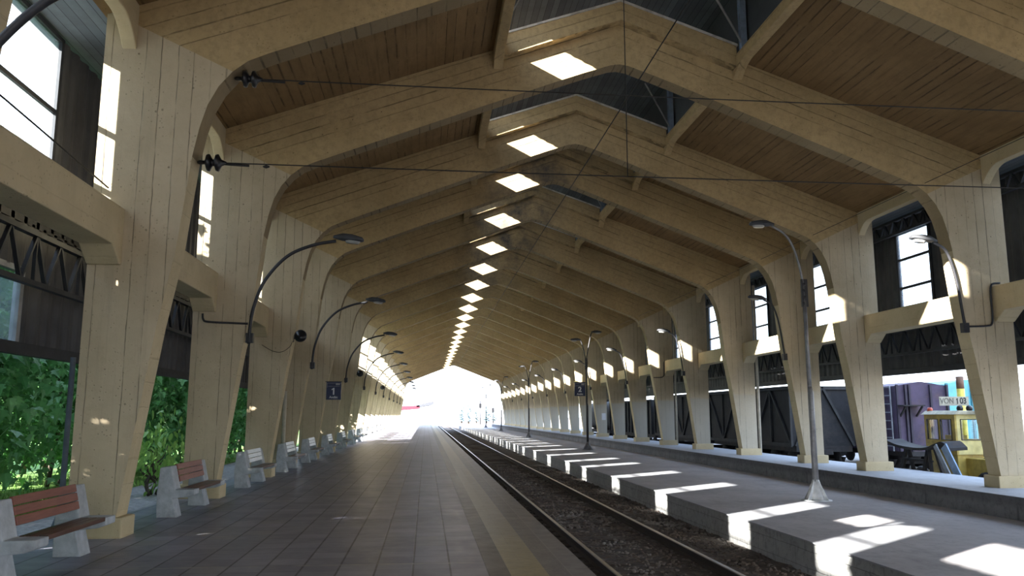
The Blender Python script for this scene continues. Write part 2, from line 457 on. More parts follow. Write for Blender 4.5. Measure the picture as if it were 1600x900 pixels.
# timber-lined eaves outside the pillars
for sgn, nm, side in ((-1, 'ceiling_eave_left', 'left'), (1, 'ceiling_eave_right', 'right')):
    m = MB(); m.prism([(XC+sgn*9.12, 7.56), (XC+sgn*10.5, 7.5), (XC+sgn*10.5, 7.62), (XC+sgn*9.12, 7.75)], Y0, Y1)
    tag(m.build(nm, M_BOARD), 'blue-grey timber boarding under the %s eave above the windows' % side, 'eave', None, 'structure')
# lantern roof above the ridge opening
m = MB()
for sgn in (-1, 1):
    m.prism([(XC, 12.1), (XC+sgn*3.3, 11.6), (XC+sgn*3.3, 11.7), (XC, 12.2)], Y0, Y1)
tag(m.build('ceiling_lantern', M_BOARD), 'dark weathered timber roof raised over the long ridge opening', 'lantern roof', None, 'structure')
# corrugated sheet closing the upper left side of the lantern
m = MB()
def lan(ya, yb, za, zb):
    n = max(1, int((yb-ya)/.1)); vs = []; fs = []
    for i in range(n+1):
        yy = ya+(yb-ya)*i/n; off = .02*(1 if i % 2 else -1)
        for dx in (0, .012): vs.extend([(L(3.0)+off+dx, yy, za), (L(3.0)+off+dx, yy, zb)])
    for i in range(n):
        b = 4*i; fs.extend([(b, b+4, b+5, b+1), (b+2, b+3, b+7, b+6), (b, b+2, b+6, b+4)])
    m.add(vs, fs)
lan(Y0, Y1, 10.72, 11.66)
for k in KS:
    lan(FR[k]-.78, FR[k]+1.85, 9.9, 10.72)  # infill beside each frame, added to trim the sun coming in
    m.prism([(FR[k]-.76, 10.02), (FR[k]-.76, 10.73), (FR[k]-1.40, 10.73)], L(3.0)-.015, L(3.0)+.015, 'x')  # added triangle that keeps the sun patch off the ridge upstand
tag(m.build('wall_lantern', M_CORR), 'dark corrugated sheet on the left side of the ridge lantern, with added infill that trims the sun', 'lantern wall', None, 'structure')

m = MB(); m.prism([(R(2.92), 9.9), (R(3.0), 9.9), (R(3.0), 11.68), (R(2.92), 11.68)], Y0, Y1)
tag(m.build('wall_lantern_right', M_BOARD), 'blue-grey timber boarding closing the right side of the ridge lantern', 'lantern wall', None, 'structure')

# ------------------------------------------------------------------ longitudinal beams per bay (copied)
def haunched(y0, y1, zt0, zt1, zb_end, zb_mid, hl):
    """polygon (y,z): top flat, underside dropping in a curve at both ends"""
    if hl < .4: return [(y0, zt0), (y0, zb_end), (y0+.06, zb_end), (y0+hl, zb_mid), (y1-hl, zb_mid), (y1-.06, zb_end), (y1, zb_end), (y1, zt1)]
    pts = [(y0, zt0), (y0, zb_end)]
    for i in range(1, 7): t = i/6; pts.append((y0+hl*t, zb_end+(zb_mid-zb_end)*(1-(1-t)**2)))
    for i in range(6, -1, -1): t = i/6; pts.append((y1-hl*t, zb_end+(zb_mid-zb_end)*(1-(1-t)**2)))
    pts.append((y1, zt1)); return pts
kinds = [('ridge_beam', lambda s: (XC+s*2.68, XC+s*2.9), 9.86, 9.86, 9.34, 9.60, .7, M_BEAM, 'cream concrete beam edging the %s side of the ridge opening'),
         ('eave_beam', lambda s: (XC+s*8.65, XC+s*8.86), 7.72, 7.72, 7.02, 7.38, .6, M_SILL, 'cream concrete eave beam with curved ends above the %s windows'),
         ('sill_beam', lambda s: (XC+s*8.64, XC+s*9.1), 4.58, 4.58, 3.76, 4.0, .36, M_SILL, 'cream concrete sill beam between the %s pillars below the upper windows')]
cache = {}
for nm, xf, z0, z1, ze, zm, hl, mat, lab in kinds:
    for i in range(len(KS)-1):
        ya, yb = FR[KS[i]]+TH, FR[KS[i+1]]; bay = round(yb-ya, 2)
        for s in (-1, 1):
            key = (nm, bay, s)
            if key not in cache:
                m = MB(); a, b = sorted(xf(s)); m.prism(haunched(0, bay+.002, z0, z1, ze, zm, hl), a, b, 'x')
                o = m.build(nm, mat, bevel=.015); cache[key] = o
            else: o = cache[key].copy(); link(o)
            o.location = (0, ya, 0)
            tag(o, lab % ('left' if s < 0 else 'right'), 'concrete beam', '%s %ss' % ('left' if s < 0 else 'right', nm.replace('_', ' ')), 'structure')

# lantern posts standing on the ridge beams beside each frame
pst = None
for k in KS[1:]:
    for s in (-1, 1):
        yy = FR[k]-.42
        if pst is None:
            m = MB(); m.box(-.035, .035, -.07, .07, 0, 1.75); m.box(-.07, .07, -.075, -.065, 0, 1.75); m.box(-.07, .07, .065, .075, 0, 1.75)
            pst = empty('lantern_post'); m.build('upright', M_BLUEST, pst)
            b = MB(); b.bar((0, 0, .15), (-.75, .0, 1.55), .07, .02); b.build('brace', M_GREY, pst)
            o = pst
        else: o = copy_tree(pst)
        o.location = (XC+s*2.79, yy, 9.86); o.rotation_euler = (0, 0, 0 if s > 0 else pi)
        tag(o, 'pale steel post holding the lantern roof at the %s edge of the ridge opening' % ('right' if s > 0 else 'left'), 'post', '%s lantern posts' % ('right' if s > 0 else 'left'), 'structure')

# ------------------------------------------------------------------ side walls: corrugated panels, windows, trusses
XWL, XWR = -5.8, 14.25
PW = 1.72
PWL = 1.95
FARK = 7
def lo_edge(k): return -2.25 if k >= FARK else -PWL/2
LOWK = (-2, -1, 0)+tuple(range(10, 23))
lefts = [FR[k]-.16 for k in KS]
rights = [22.15+5.6*k for k in range(-7, 20)]
def corr(name, X, segs, label, side):
    m = MB()
    for (ya, yb, za, zb) in segs:
        n = max(2, int((yb-ya)/.09)); vs = []; fs = []
        for i in range(n+1):
            yy = ya+(yb-ya)*i/n; ph = (i % 4); off = (0, .035, .035, 0)[ph]
            for dx in (0, .015): vs += [(X+off+dx, yy, za), (X+off+dx, yy, zb)]
        for i in range(n):
            b = 4*i; fs += [(b, b+4, b+5, b+1), (b+2, b+3, b+7, b+6)]
        m.add(vs, fs)
    o = m.build(name, M_CORR); tag(o, label, 'wall', None, 'structure'); return o
segL = []; segR = []
prev = Y0-2
for k_, yc in zip(KS, lefts):
    ye = yc+lo_edge(k_)
    if k_ == -2:   # unseen gap added under the eave to let sun onto the low platform
        segL.append((prev, -1.4, 4.4, 7.46)); segL.append((-1.4, ye, 4.4, 6.4))
    elif k_ == -1: segL.append((prev, 4.75, 4.4, 6.75)); segL.append((4.75, ye, 4.4, 7.46))  # second unseen gap, added to widen the same sun patch
    else: segL.append((prev, ye, 4.4, 7.46))
    prev = yc+PWL/2
    segL.append((ye, prev, 3.72, 4.5))
segL.append((prev, Y1+2, 4.4, 7.46))
prev = Y0-2
for k_, yc in zip(KS, lefts):
    if k_ in LOWK: segL.append((prev, yc-PWL/2, 2.66, 4.4)); prev = yc+.38
segL.append((prev, Y1+2, 2.66, 4.4))
prev = Y0
for yc in rights:
    segR.append((prev, yc-PW/2, 4.4, 7.5)); prev = yc+PW/2
    segR.append((yc-PW/2, yc+PW/2, 7.12, 7.5))
segR.append((prev, Y1, 4.4, 7.5)); segR.append((Y0, Y1, 2.95, 4.5))
corr('wall_left', XWL, segL, 'dark corrugated sheeting between the windows behind the left pillars', 'left')
corr('wall_right', XWR, segR, 'dark corrugated sheeting between the windows behind the right pillars', 'right')
# bottom rail of the hung walls
for nm, X, zb, side in (('trim_left', XWL, 2.5, 'left'), ('trim_right', XWR, 2.85, 'right')):
    m = MB(); m.box(X-.06, X+.06, Y0, Y1, zb, zb+.17); m.box(X-.05, X+.05, Y0, Y1, 4.36, 4.46)
    tag(m.build(nm, M_STEEL), 'dark steel rail along the foot of the hung %s wall' % side, 'rail', None, 'structure')
# windows
def win_parts(root, X, w, z0, z1, bars, xin):
    m = MB(); h = w/2; t = .035
    for s in (-1, 1): m.box(X-.05, X+.05, s*h-(.09 if s > 0 else 0), s*h+(.09 if s < 0 else 0), z0, z1)
    m.box(X-.05, X+.05, -h, h, z0, z0+.07); m.box(X-.05, X+.05, -h, h, z1-.07, z1)
    for z in bars: m.box(X-.03, X+.03, -h, h, z-t, z+t)
    m.build('window_frame', M_STEEL, root)
    g = MB(); g.box(X-.006, X+.006, -h+.05, h-.05, z0+.05, z1-.05); g.build('glass', M_GLASS, root)
wn = 1
wl = empty('window_1'); win_parts(wl, XWL, PWL, 4.5, 7.48, (6.28, 5.42), 1)
lo = MB()
for a in (-.97, .30): lo.box(XWL-.05, XWL+.05, a, a+.1, 2.66, 3.74)
lo.box(XWL-.05, XWL+.05, -.97, .4, 3.66, 3.74)
lo_me = lo.mesh('window_frame', M_GREY); g = MB(); g.box(XWL-.006, XWL+.006, -.9, .33, 2.66, 3.7); lo_gl = g.mesh('glass', M_GLASS)
for i, yc in enumerate(lefts):
    if KS[i] == FARK:
        wl = empty('window_l'); win_parts(wl, XWL, 3.2, 4.5, 7.48, (6.28, 5.42), 1); o = wl
        for c_ in wl.children: c_.location.y = -.65
    else: o = wl if i == 0 else copy_tree(wl)
    o.name = 'window_%d' % wn; wn += 1
    if KS[i] in LOWK:
        for nm_, me_ in (('window_frame', lo_me), ('glass', lo_gl)):
            q = bpy.data.objects.new(nm_, me_); link(q); q.parent = o
    o.location = (0, yc, 0); tag(o, 'tall steel window with two bars in the left corrugated wall', 'window', 'left windows', 'structure')
wr = empty('window_r'); win_parts(wr, XWR, PW, 4.5, 7.12, (6.28, 5.42), -1)
for i, yc in enumerate(rights):
    o = wr if i == 0 else copy_tree(wr); o.name = 'window_%d' % wn; wn += 1
    o.location = (0, yc, 0); tag(o, 'tall steel window with two bars in the right corrugated wall', 'window', 'right windows', 'structure')
# lattice trusses just behind the sill beams and under the eaves
def truss(y0, y1, zb, zt, X, pitch, w=.06):
    m = MB(); m.box(X-w*.7, X+w*.7, y0, y1, zb-w/2, zb+w/2); m.box(X-w*.7, X+w*.7, y0, y1, zt-w/2, zt+w/2)
    n = int((y1-y0)/pitch)
    for i in range(n):
        a = y0+pitch*i
        m.bar((X, a, zb), (X, a+pitch/2, zt), w*.8, w*.5); m.bar((X, a+pitch/2, zt), (X, a+pitch, zb), w*.8, w*.5)
        if i % 2: m.bar((X, a+pitch/2, zb), (X, a+pitch/2, zt), w*.7, w*.4)
    return m
for s, X, side in ((-1, L(9.65), 'left'), (1, R(9.6), 'right')):
    for zb, zt, pt, nm, lb in ((3.42, 4.1, .72, 'lattice_truss', 'black steel lattice truss behind the %s sill beams'), (7.0, 7.4, .5, 'eave_truss', 'slim black lattice under the %s eave')):
        if s < 0 and zb > 5: continue
        m = truss(Y0, Y1, zb, zt, X, pt, .07)
        tag(m.build(nm, M_STEEL), lb % side, 'truss', None, 'structure')
# steel brackets with floodlamps under the right sill beams would be too small; short hangers instead
m = MB()
for k in KS[5:-1]:
    for f in (.25, .62): yy = FR[k]+TH+f*4.9; m.box(R(8.8), R(8.98), yy-.09, yy+.09, 3.72, 4.02)
# ------------------------------------------------------------------ ground, platforms, step
m = MB(); m.box(-5.0, 1.79, Y0, 190, -1.3, 0)
tag(m.build('floor', M_TILE), 'dark grey tiled near platform with a worn yellow safety line', 'platform', None, 'structure')
m = MB(); m.box(6.38, 11.66, Y0, 190, -1.3, -.43); m.mi = 1; m.box(6.36, 6.38, Y0, 190, -1.3, -.43)
m.mi = 0; m.box(6.32, 11.66, Y0, 190, -.43, -.405)
tag(m.build('floor_far_platform', [M_PLAT, M_PFACE]), 'lower old concrete platform across the track with sun stripes', 'platform', None, 'structure')
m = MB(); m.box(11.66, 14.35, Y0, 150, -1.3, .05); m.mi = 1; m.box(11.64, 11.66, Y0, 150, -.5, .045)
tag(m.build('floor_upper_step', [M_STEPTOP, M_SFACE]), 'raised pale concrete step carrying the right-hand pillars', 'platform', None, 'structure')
m = MB(); m.add([(-400, -300, -1.35), (400, -300, -1.35), (400, 900, -1.35), (-400, 900, -1.35)], [(0, 1, 2, 3)])
tag(m.build('ground', M_YARD), 'pale open ground beyond the station shed', 'ground', None, 'structure')
m = MB(); m.box(-7.1, -5.0, Y0, 190, -1.3, -.10)
tag(m.build('ground_gravel', M_GRAVEL), 'grey gravel strip beside the near platform behind the benches', 'gravel', None, 'structure')
m = MB(); m.box(-30, -7.1, Y0, 190, -1.3, -.06)
tag(m.build('ground_lawn', M_GRASS), 'mown green grass behind the gravel strip on the left', 'lawn', None, 'structure')
m = MB(); m.box(14.35, 60, Y0, 190, -1.3, -.86)
tag(m.build('ground_yard', M_YARD), 'stony ground of the freight yard behind the right pillars', 'ground', None, 'structure')

# track bed: mounded mesh with loose stones
m = MB(); xs = [1.79, 2.1, 2.5, 3.0, 3.7, 4.4, 5.0, 5.5, 6.0, 6.37]
zs = [-.95, -.88, -.84, -.815, -.81, -.815, -.83, -.87, -.92, -.95]
ys = [Y0+i*.5 for i in range(int((190-Y0)/.5)+1)]; vs = []; fs = []
for yy in ys:
    for x_, z_ in zip(xs, zs): vs.append((x_, yy, z_+random.uniform(-.025, .025)))
nx = len(xs)
for j in range(len(ys)-1):
    for i in range(nx-1): a = j*nx+i; fs.append((a, a+1, a+nx+1, a+nx))
m.add(vs, fs)
bed = m.build('ballast_bed', M_BED); tag(bed, 'dark brown ballast bed under the rails between the platforms', 'ballast', None, 'structure')
def zbed(x):
    for i in range(nx-1):
        if xs[i] <= x <= xs[i+1]: return zs[i]+(zs[i+1]-zs[i])*(x-xs[i])/(xs[i+1]-xs[i])
    return -.9
ico = bmesh.new(); bmesh.ops.create_icosphere(ico, subdivisions=1, radius=1)
iv = [v.co.copy() for v in ico.verts]; iff = [[v.index for v in f.verts] for f in ico.faces]; ico.free()
m = MB(); cnt = 0
while cnt < 11500:
    x_ = random.uniform(1.85, 6.3); yy = 4.5+(random.random()**1.7)*36
    near = min(abs(x_-2.834), abs(x_-4.62))
    if near < .10: continue
    r = random.uniform(.018, .042)*(1.0 if yy < 18 else 1.3); sq = (random.uniform(.7, 1.3), random.uniform(.7, 1.3), random.uniform(.45, .8))
    q = Matrix.Rotation(random.random()*6.28, 3, 'Z') @ Matrix.Rotation(random.uniform(-.6, .6), 3, 'X')
    vs = []
    for v in iv:
        p = q @ Vector((v.x*sq[0], v.y*sq[1], v.z*sq[2])); p *= r*random.uniform(.8, 1.15); vs.append((p.x+x_, p.y+yy, p.z+zbed(x_)+r*.25))
    m.add(vs, iff); cnt += 1
tag(m.build('ballast_stones', M_STONE), 'loose brown ballast stones lying between and beside the rails', 'ballast', None, 'stuff')
# sleepers
m = MB(); m.box(-1.35, 1.35, -.12, .12, -.16, 0); t0 = None
me = None
for i in range(215):
    yy = 4.0+i*.66
    if t0 is None:
        t0 = m.build('railway_sleeper', M_TIE, bevel=.01); o = t0
    else: o = t0.copy(); link(o)
    o.location = (3.727, yy, -.798+random.uniform(-.004, 0)); o.rotation_euler = (0, 0, random.uniform(-.008, .008))
    tag(o, 'dark timber sleeper bedded in the ballast under the rails', 'sleeper', 'sleepers under the track')
# rails
def rail(X, lab):
    m = MB(); zt = -.65; h = .036
    pr = [(-.07, -.145), (.07, -.145), (.07, -.132), (.012, -.115), (.012, -.045), (h, -.035), (h, -.006), (h-.008, 0), (-h+.008, 0), (-h, -.006), (-h, -.035), (-.012, -.045), (-.012, -.115), (-.07, -.132)]
    m.prism([(X+a, zt+b) for a, b in pr], 3.0, 185)
    tag(m.build('rail', M_RAIL), lab, 'rail', 'rails of the track')
rail(2.834, 'worn steel rail nearest the tiled platform')
rail(4.62, 'worn steel rail nearest the low concrete platform')

# ------------------------------------------------------------------ benches
def bench(slat):
    root = empty('platform_bench')
    prof = [(-.17, 0), (.15, 0), (.07, .30), (.32, .325), (.41, .36), (.41, .445), (.11, .445), (.02, .82), (-.15, .80), (-.18, .40)]
    for i in (0, 1):
        m = MB(); m.prism(prof, i*1.78-.15, i*1.78+.15); m.build('concrete_end', M_BENCHC, root, bevel=.012)
    for j in range(3):
        t = (.10, .39, .68)[j]; z = .50+t*.34+.02; x_ = .105-.09*((z-.445)/.375)
        m = MB(); M = Matrix.Translation((x_-.01, .89, z+.04)) @ Matrix.Rotation(-.235, 4, 'Y')
        m.obox(M, .022, .745, .046); m.build('back_slat', slat, root, bevel=.006)
    for j in range(3):
        x_ = .165+j*.095
        m = MB(); m.box(x_-.044, x_+.044, .145, 1.635, .405, .452); m.build('seat_slat', M_SEAT, root, bevel=.006)
    return root
b1 = bench(M_RED); b2 = None
BY = [8.75, 14.25, 19.7, 24.95, 29.7, 35.3, 41.2, 47.0, 52.5, 58.2, 63.8, 69.4, 75.0]
BL = ['concrete bench with red-brown slats, nearest the camera, before the first left pillar',
      'concrete bench with red-brown slats standing between the first and second left pillars',
      'concrete bench with pale slats beside the second left pillar',
      'concrete bench with pale slats beside the third left pillar, near the first loudspeaker',
      'concrete bench with pale slats, third of the pale-slatted row',
      'concrete bench with pale slats in front of the pillar with the number one sign',
      'concrete bench with pale slats, next beyond the number one sign',
      'concrete bench with pale slats, second beyond the number one sign, under dappled sun',
      'concrete bench with pale slats at the near edge of the sunlit far platform']
for i, yy in enumerate(BY):
    if i == 0: o = b1
    elif i == 1: o = copy_tree(b1)
    elif i == 2: b2 = bench(M_PALE); o = b2
    else: o = copy_tree(b2)
    o.location = (-4.16, yy, 0)
    tag(o, BL[i] if i < len(BL) else 'distant concrete bench in the sunlight by the far left pillars', 'bench', 'benches along the near platform' if i < len(BL) else 'distant benches')

# ------------------------------------------------------------------ lamps
def lamp_head(root, M, name='lamp_head'):
    m = MB(); prof = [(-.31, .06, .03), (-.27, .11, .07), (-.05, .14, .11), (.14, .12, .11), (.25, .065, .07), (.33, .035, .04)]
    n = 10; vs = []; fs = []
    for x_, w, h in prof:
        for k in range(n):
            a = 2*pi*k/n; zz = sin(a)*h; zz = zz if zz > 0 else zz*.45
            vs.append(M @ Vector((x_, cos(a)*w, zz)))
    for i in range(len(prof)-1):
        for k in range(n): fs.append((i*n+k, i*n+(k+1) % n, (i+1)*n+(k+1) % n, (i+1)*n+k))
    fs += [tuple(range(n)), tuple(range((len(prof)-1)*n, len(prof)*n))]
    m.smooth = True; m.add(vs, fs); h = m.build(name, M_HEAD, root)
    g = MB(); vs = []
    for k in range(12): a = 2*pi*k/12; vs.append(M @ Vector((-.08+.17*cos(a), .10*sin(a), -.035)))
    vs2 = [M @ Vector((-.08+.13*cos(2*pi*k/12), .07*sin(2*pi*k/12), -.085)) for k in range(12)]
    g.add(vs+vs2, [tuple(range(12, 24))]+[(k, (k+1) % 12, 12+(k+1) % 12, 12+k) for k in range(12)])
    g.build('lamp_lens', M_LENS, h)
def left_lamp():
    root = empty('arched_wall_lamp')
    P = [(-3.66, -.06, 3.10), (-3.64, -.07, 3.53), (-3.575, -.1, 3.9), (-3.38, -.12, 4.42), (-2.95, -.14, 4.93), (-2.43, -.15, 5.18), (-1.95, -.15, 5.285)]
    m = MB(); m.tube(arc_pts(P, 6), .035, 8); m.build('lamp_arm', M_METAL, root)
    m = MB(); m.box(-3.72, -3.58, -.09, .04, 3.12, 3.32); m.build('junction_box', M_METAL, root)
    lamp_head(root, Matrix.Translation((-1.68, -.15, 5.33)) @ Matrix.Rotation(pi, 4, 'Z') @ Matrix.Rotation(-.10, 4, 'Y'))
    return root
def right_lamp():
    root = empty('bent_wall_lamp')
    P = [(12.16, -.05, 3.6), (12.10, -.08, 4.0), (12.02, -.12, 4.5), (11.90, -.16, 5.0), (11.72, -.2, 5.38), (11.42, -.22, 5.55)]
    m = MB(); m.tube(arc_pts(P, 6), .032, 8); m.build('lamp_arm', M_METAL, root)
    m = MB(); m.box(12.10, 12.24, -.09, .04, 3.5, 3.72); m.build('junction_box', M_METAL, root)
    lamp_head(root, Matrix.Translation((11.2, -.22, 5.6)) @ Matrix.Rotation(.12, 4, 'Y'))
    return root
ll = left_lamp(); rl = right_lamp(); fl = fr = True
LLAB = {-1: 'arched lamp pipe crossing the upper window at the very top left', 1: 'arched lamp on the second left pillar, largest lit head under the roof', 3: 'arched lamp reaching out beyond the first loudspeaker',
        5: 'arched lamp just beyond the number one sign', 7: 'arched lamp in front of the first sunlit left pillar', 9: 'arched lamp second beyond the number one sign among sunlit pillars'}
RLAB = {1: 'bent wall lamp on the nearest right pillar in front of a bright window', 3: 'bent wall lamp silhouetted in the narrow window behind the tall single lamp post', 5: 'bent wall lamp with pale lens on a right pillar, left of the small bright window',
        7: 'bent wall lamp on a right pillar just right of the number two sign post', 9: 'bent wall lamp half hidden behind the number two sign post'}
for k in (-1, 1, 3, 5, 7, 9, 11, 13, 15, 17, 19):
    o = ll if fl else copy_tree(ll); fl = False
    o.location = (0, FR[k]+(0 if k > 0 else -.05), 0 if k > 0 else -.15)
    tag(o, LLAB.get(k, 'small distant arched lamp among the far left pillars'), 'lamp', 'arched lamps on the left pillars' if k in LLAB else 'distant left lamps')
for k in (1, 3, 5, 7, 9, 11, 13, 15, 17, 19):
    o = rl if fr else copy_tree(rl); fr = False
    o.location = (0, FR[k], 0)
    tag(o, RLAB.get(k, 'small distant bent lamp above the bright sun patches on the right pillars'), 'lamp', 'bent lamps on the right pillars' if k in RLAB else 'distant right lamps')

def post_lamp(double):
    root = empty('platform_lamp_post')
    m = MB(); m.tube([(0, 0, 0), (0, 0, 2.6), (-.02, 0, 2.75)], [.075, .07, .055], 12)
    m.tube([(-.02, 0, 2.7), (-.03, 0, 4.9)], [.052, .045], 10); m.build('pole', M_GALV if not double else M_METAL, root)
    m = MB(); z = .52
    for a in range(4):
        th = a*pi/2+.5; c, s = cos(th), sin(th); pts = [(.05, 0), (.34, 0), (.34, .03), (.06, z)]
        vs = [(p[0]*c+q*-s*.008, p[0]*s+q*c*.008, p[1]) for q in (-1, 1) for p in pts]
        m.add(vs, [(0, 1, 2, 3), (7, 6, 5, 4)]+[(i, (i+1) % 4, 4+(i+1) % 4, 4+i) for i in range(4)])
    m.lathe([(.36, 0), (.36, .02), (.1, .05)], n=20); m.lathe([(.30, .0), (.18, .25), (.085, .5)], n=4)
    m.build('gusset_base', plain('pale_gusset', (.62, .63, .64), .7) if not double else M_GALV, root)
    m = MB(); m.box(-.10, .06, -.03, .03, 4.75, 5.45)
    for j in range(4): m.lathe([(.04, -.04), (.04, .04)], (-.05+.02*(j % 2), 0, 4.83+.16*j), 'y', 10)
    m.build('clamp_plate', M_METAL, root)
    def arm(P, rot):
        a = MB(); a.tube(arc_pts(P, 6), .032, 8); a.build('lamp_arm', M_GALV if not double else M_METAL, root)
        e = P[-1]; d = 1 if rot == 0 else -1
        lamp_head(root, Matrix.Translation((e[0]+.28*d, e[1], e[2]+.03)) @ (Matrix.Rotation(pi, 4, 'Z') if d > 0 else Matrix.Identity(4)))
    if not double:
        arm([(-.03, 0, 4.8), (-.06, 0, 5.5), (-.22, 0, 6.2), (-.45, 0, 6.6), (-.78, 0, 6.82)], 1)
    else:
        arm([(-.03, 0, 4.8), (.0, 0, 5.4), (.14, 0, 6.2), (.28, 0, 6.85), (.36, 0, 7.0)], 0)
        arm([(-.03, 0, 4.8), (-.06, 0, 5.4), (-.17, 0, 5.95), (-.30, 0, 6.4), (-.38, 0, 6.52)], 1)
    return root
p1 = post_lamp(False); p1.location = (9.48, 19.4, -.405); tag(p1, 'tall single-armed lamp post on the low platform, nearest the camera', 'lamp post', 'lamp posts on the low platform')
p2 = post_lamp(True)
for i, (x_, yy) in enumerate(((9.6, 48.4), (9.55, 76.0), (9.9, 108.), (9.9, 136.))):
    o = p2 if i == 0 else copy_tree(p2); o.location = (x_, yy, -.405)
    tag(o, ['twin-headed lamp post carrying the navy number two sign', 'twin-headed dark lamp post standing alone in the middle distance', 'distant twin-headed lamp post with pale base', 'farthest lamp post, silhouetted in the bright exit'][i], 'lamp post', 'lamp posts on the low platform')

# ------------------------------------------------------------------ signs
def text_mesh(txt, size, mat, parent, M, name, thick=.004, bold=0.0):
    c = bpy.data.curves.new(name, 'FONT'); c.body = txt; c.size = size; c.align_x = 'CENTER'; c.align_y = 'CENTER'; c.extrude = thick; c.offset = bold
    o = bpy.data.objects.new(name, c); link(o)
    dg = bpy.context.evaluated_depsgraph_get(); me = bpy.data.meshes.new_from_object(o.evaluated_get(dg)); bpy.data.objects.remove(o)
    me.materials.clear(); me.materials.append(mat)
    q = bpy.data.objects.new(name, me); link(q); q.parent = parent; q.matrix_local = M; return q
FACE = Matrix.Rotation(pi/2, 4, 'X')   # text facing -y
def ONE(h, w, x, z):
    return [(x-w/2, z), (x+w/2, z), (x+w/2, z+h), (x-w*.2, z+h), (x-w*1.5, z+h*.80), (x-w*1.5, z+h*.66), (x-w/2, z+h*.76)]
def plat_sign(num):
    root = empty('platform_number_sign'); w, h = .66, .80
    m = MB(); m.box(-w/2, w/2, -.02, .02, -h/2, h/2); m.build('sign_panel', M_NAVY, root)
    m = MB(); t = .012
    for (a, b, c, d) in ((-w/2, w/2, h/2-.06, h/2-.06+t), (-w/2+.03, -w/2+.03+t, h/2-.26, h/2-.06), (-w/2+.08, w/2-.06, h/2-.20, h/2-.20+t)): m.box(a, b, -.024, -.018, c, d)
    m.box(w/2-.24, w/2-.06, -.026, -.018, h/2-.14, h/2-.05); m.box(-.02, .2, -.024, -.018, -h/2+.035, -h/2+.045)
    m.build('white_lines', M_GREY, root)
    if num == '1':
        m = MB(); m.prism(ONE(.31, .062, 0, -.02-.155), -.027, -.018); m.build('numeral', M_WHITE, root)
    else: text_mesh(num, .42, M_WHITE, root, Matrix.Translation((0, -.024, -.02)) @ FACE, 'numeral', .003, .012)
    text_mesh('Andén', .14, M_WHITE, root, Matrix.Translation((0, -.024, -.285)) @ FACE, 'word', .003, .003)
    m = MB(); m.box(-w/2-.05, w/2+.02, -.015, .03, h/2, h/2+.03); m.build('hanger', M_METAL, root)
    return root
s1 = plat_sign('1'); s1.location = (-3.56, FR[4]-.08, 2.57); tag(s1, 'navy sign with white numeral one on the left pillar', 'sign', 'platform number signs')
s1.scale = (.85, 1, .85)
s2 = plat_sign('2'); s2.location = (9.15, 48.3, 3.17); tag(s2, 'navy sign with white numeral two hung on the lamp post', 'sign', 'platform number signs')

# ------------------------------------------------------------------ loudspeakers
def speaker():
    root = empty('round_loudspeaker')
    m = MB(); m.lathe([(.02, .0), (.11, .0), (.155, -.05), (.165, -.13), (.15, -.18), (.0, -.20)], (0, 0, 0), 'y', 20); m.build('speaker_shell', M_BLACK, root)
    m = MB(); m.lathe([(.168, -.10), (.172, -.12), (.168, -.14)], (0, 0, 0), 'y', 20); m.build('speaker_ring', M_HEAD, root)
    m = MB(); m.bar((-.22, .04, -.08), (-.10, 0, 0), .03); m.box(-.24, -.19, .0, .06, -.16, .16); m.build('bracket', M_METAL, root)
    return root
sp = speaker()
for i, k in enumerate((2, 6, 10)):
    o = sp if i == 0 else copy_tree(sp); o.location = (-3.47, FR[k]+.08, 3.8)
    tag(o, ['round black loudspeaker with trailing cable on the third left pillar', 'round black loudspeaker beyond the number one sign', 'small far round loudspeaker near the sunlit left pillars'][i], 'loudspeaker', 'round loudspeakers')
m = MB(); m.tube(arc_pts([(-4.5, FR[2]-.03, 3.55), (-4.2, FR[2]-.03, 3.38), (-3.95, FR[2]-.03, 3.36), (-3.75, FR[2]-.03, 3.5), (-3.68, FR[2]-.03, 3.65)], 6), .008, 6)
tag(m.build('speaker_cable', M_WIRE), 'thin drooping cable feeding the first round loudspeaker', 'cable')

# ------------------------------------------------------------------ conduits, drain pipes
def tubething(name, pts, r, mat, label, cat, group=None, n=8):
    m = MB(); m.tube(pts, r, n); return tag(m.build(name, mat), label, cat, group)
yf = FR[1]-.03
tubething('conduit_pipe', arc_pts([(-4.62, yf, 3.72), (-4.6, yf, 3.6), (-4.5, yf, 3.55), (-4.0, yf, 3.53), (-3.70, yf, 3.52)], 4), .022, M_METAL, 'thin dark conduit bent under the sill beam on the second left pillar', 'conduit')
tubething('conduit_pipe', arc_pts([(13.12, yf, 4.66), (12.92, yf, 4.62), (12.87, yf, 4.4), (12.87, yf, 4.0), (12.84, yf, 3.72), (12.7, yf, 3.66), (12.25, yf, 3.64)], 4), .022, M_METAL, 'thin dark conduit looping round the sill beam on the nearest right pillar', 'conduit')
yf = FR[6]-.03
tubething('conduit_pipe', arc_pts([(13.05, yf, 4.6), (12.9, yf, 4.5), (12.87, yf, 4.0), (12.8, yf, 3.7), (12.3, yf, 3.66)], 4), .022, M_METAL, 'thin dark conduit on a right pillar beside the small bright window', 'conduit')
for k, x_, lab in ((4, 13.52, 'pale vertical drain pipe behind the right pillar left of the tall lamp post'), (6, 13.52, 'pale vertical drain pipe against a right pillar near the dark wagons'), (3, -4.45, 'pale drain pipe rising beside the left pillar before the number one sign')):
    yy = FR[k]+(.05 if x_ > 0 else -.10)
    zt = 7.0 if x_ > 0 else 2.4
    tubething('drain_pipe', [(x_, yy, .05 if x_ > 0 else 0), (x_, yy, zt)], .06, M_PIPE, lab, 'pipe', 'drain pipes', 10)

m = MB(); m.box(13.0, 13.3, FR[9]-.015, FR[9]-.003, 1.28, 1.78)
tag(m.build('paper_notice', M_WHITE), 'white paper notice stuck on a far right pillar beyond the number two sign', 'notice')

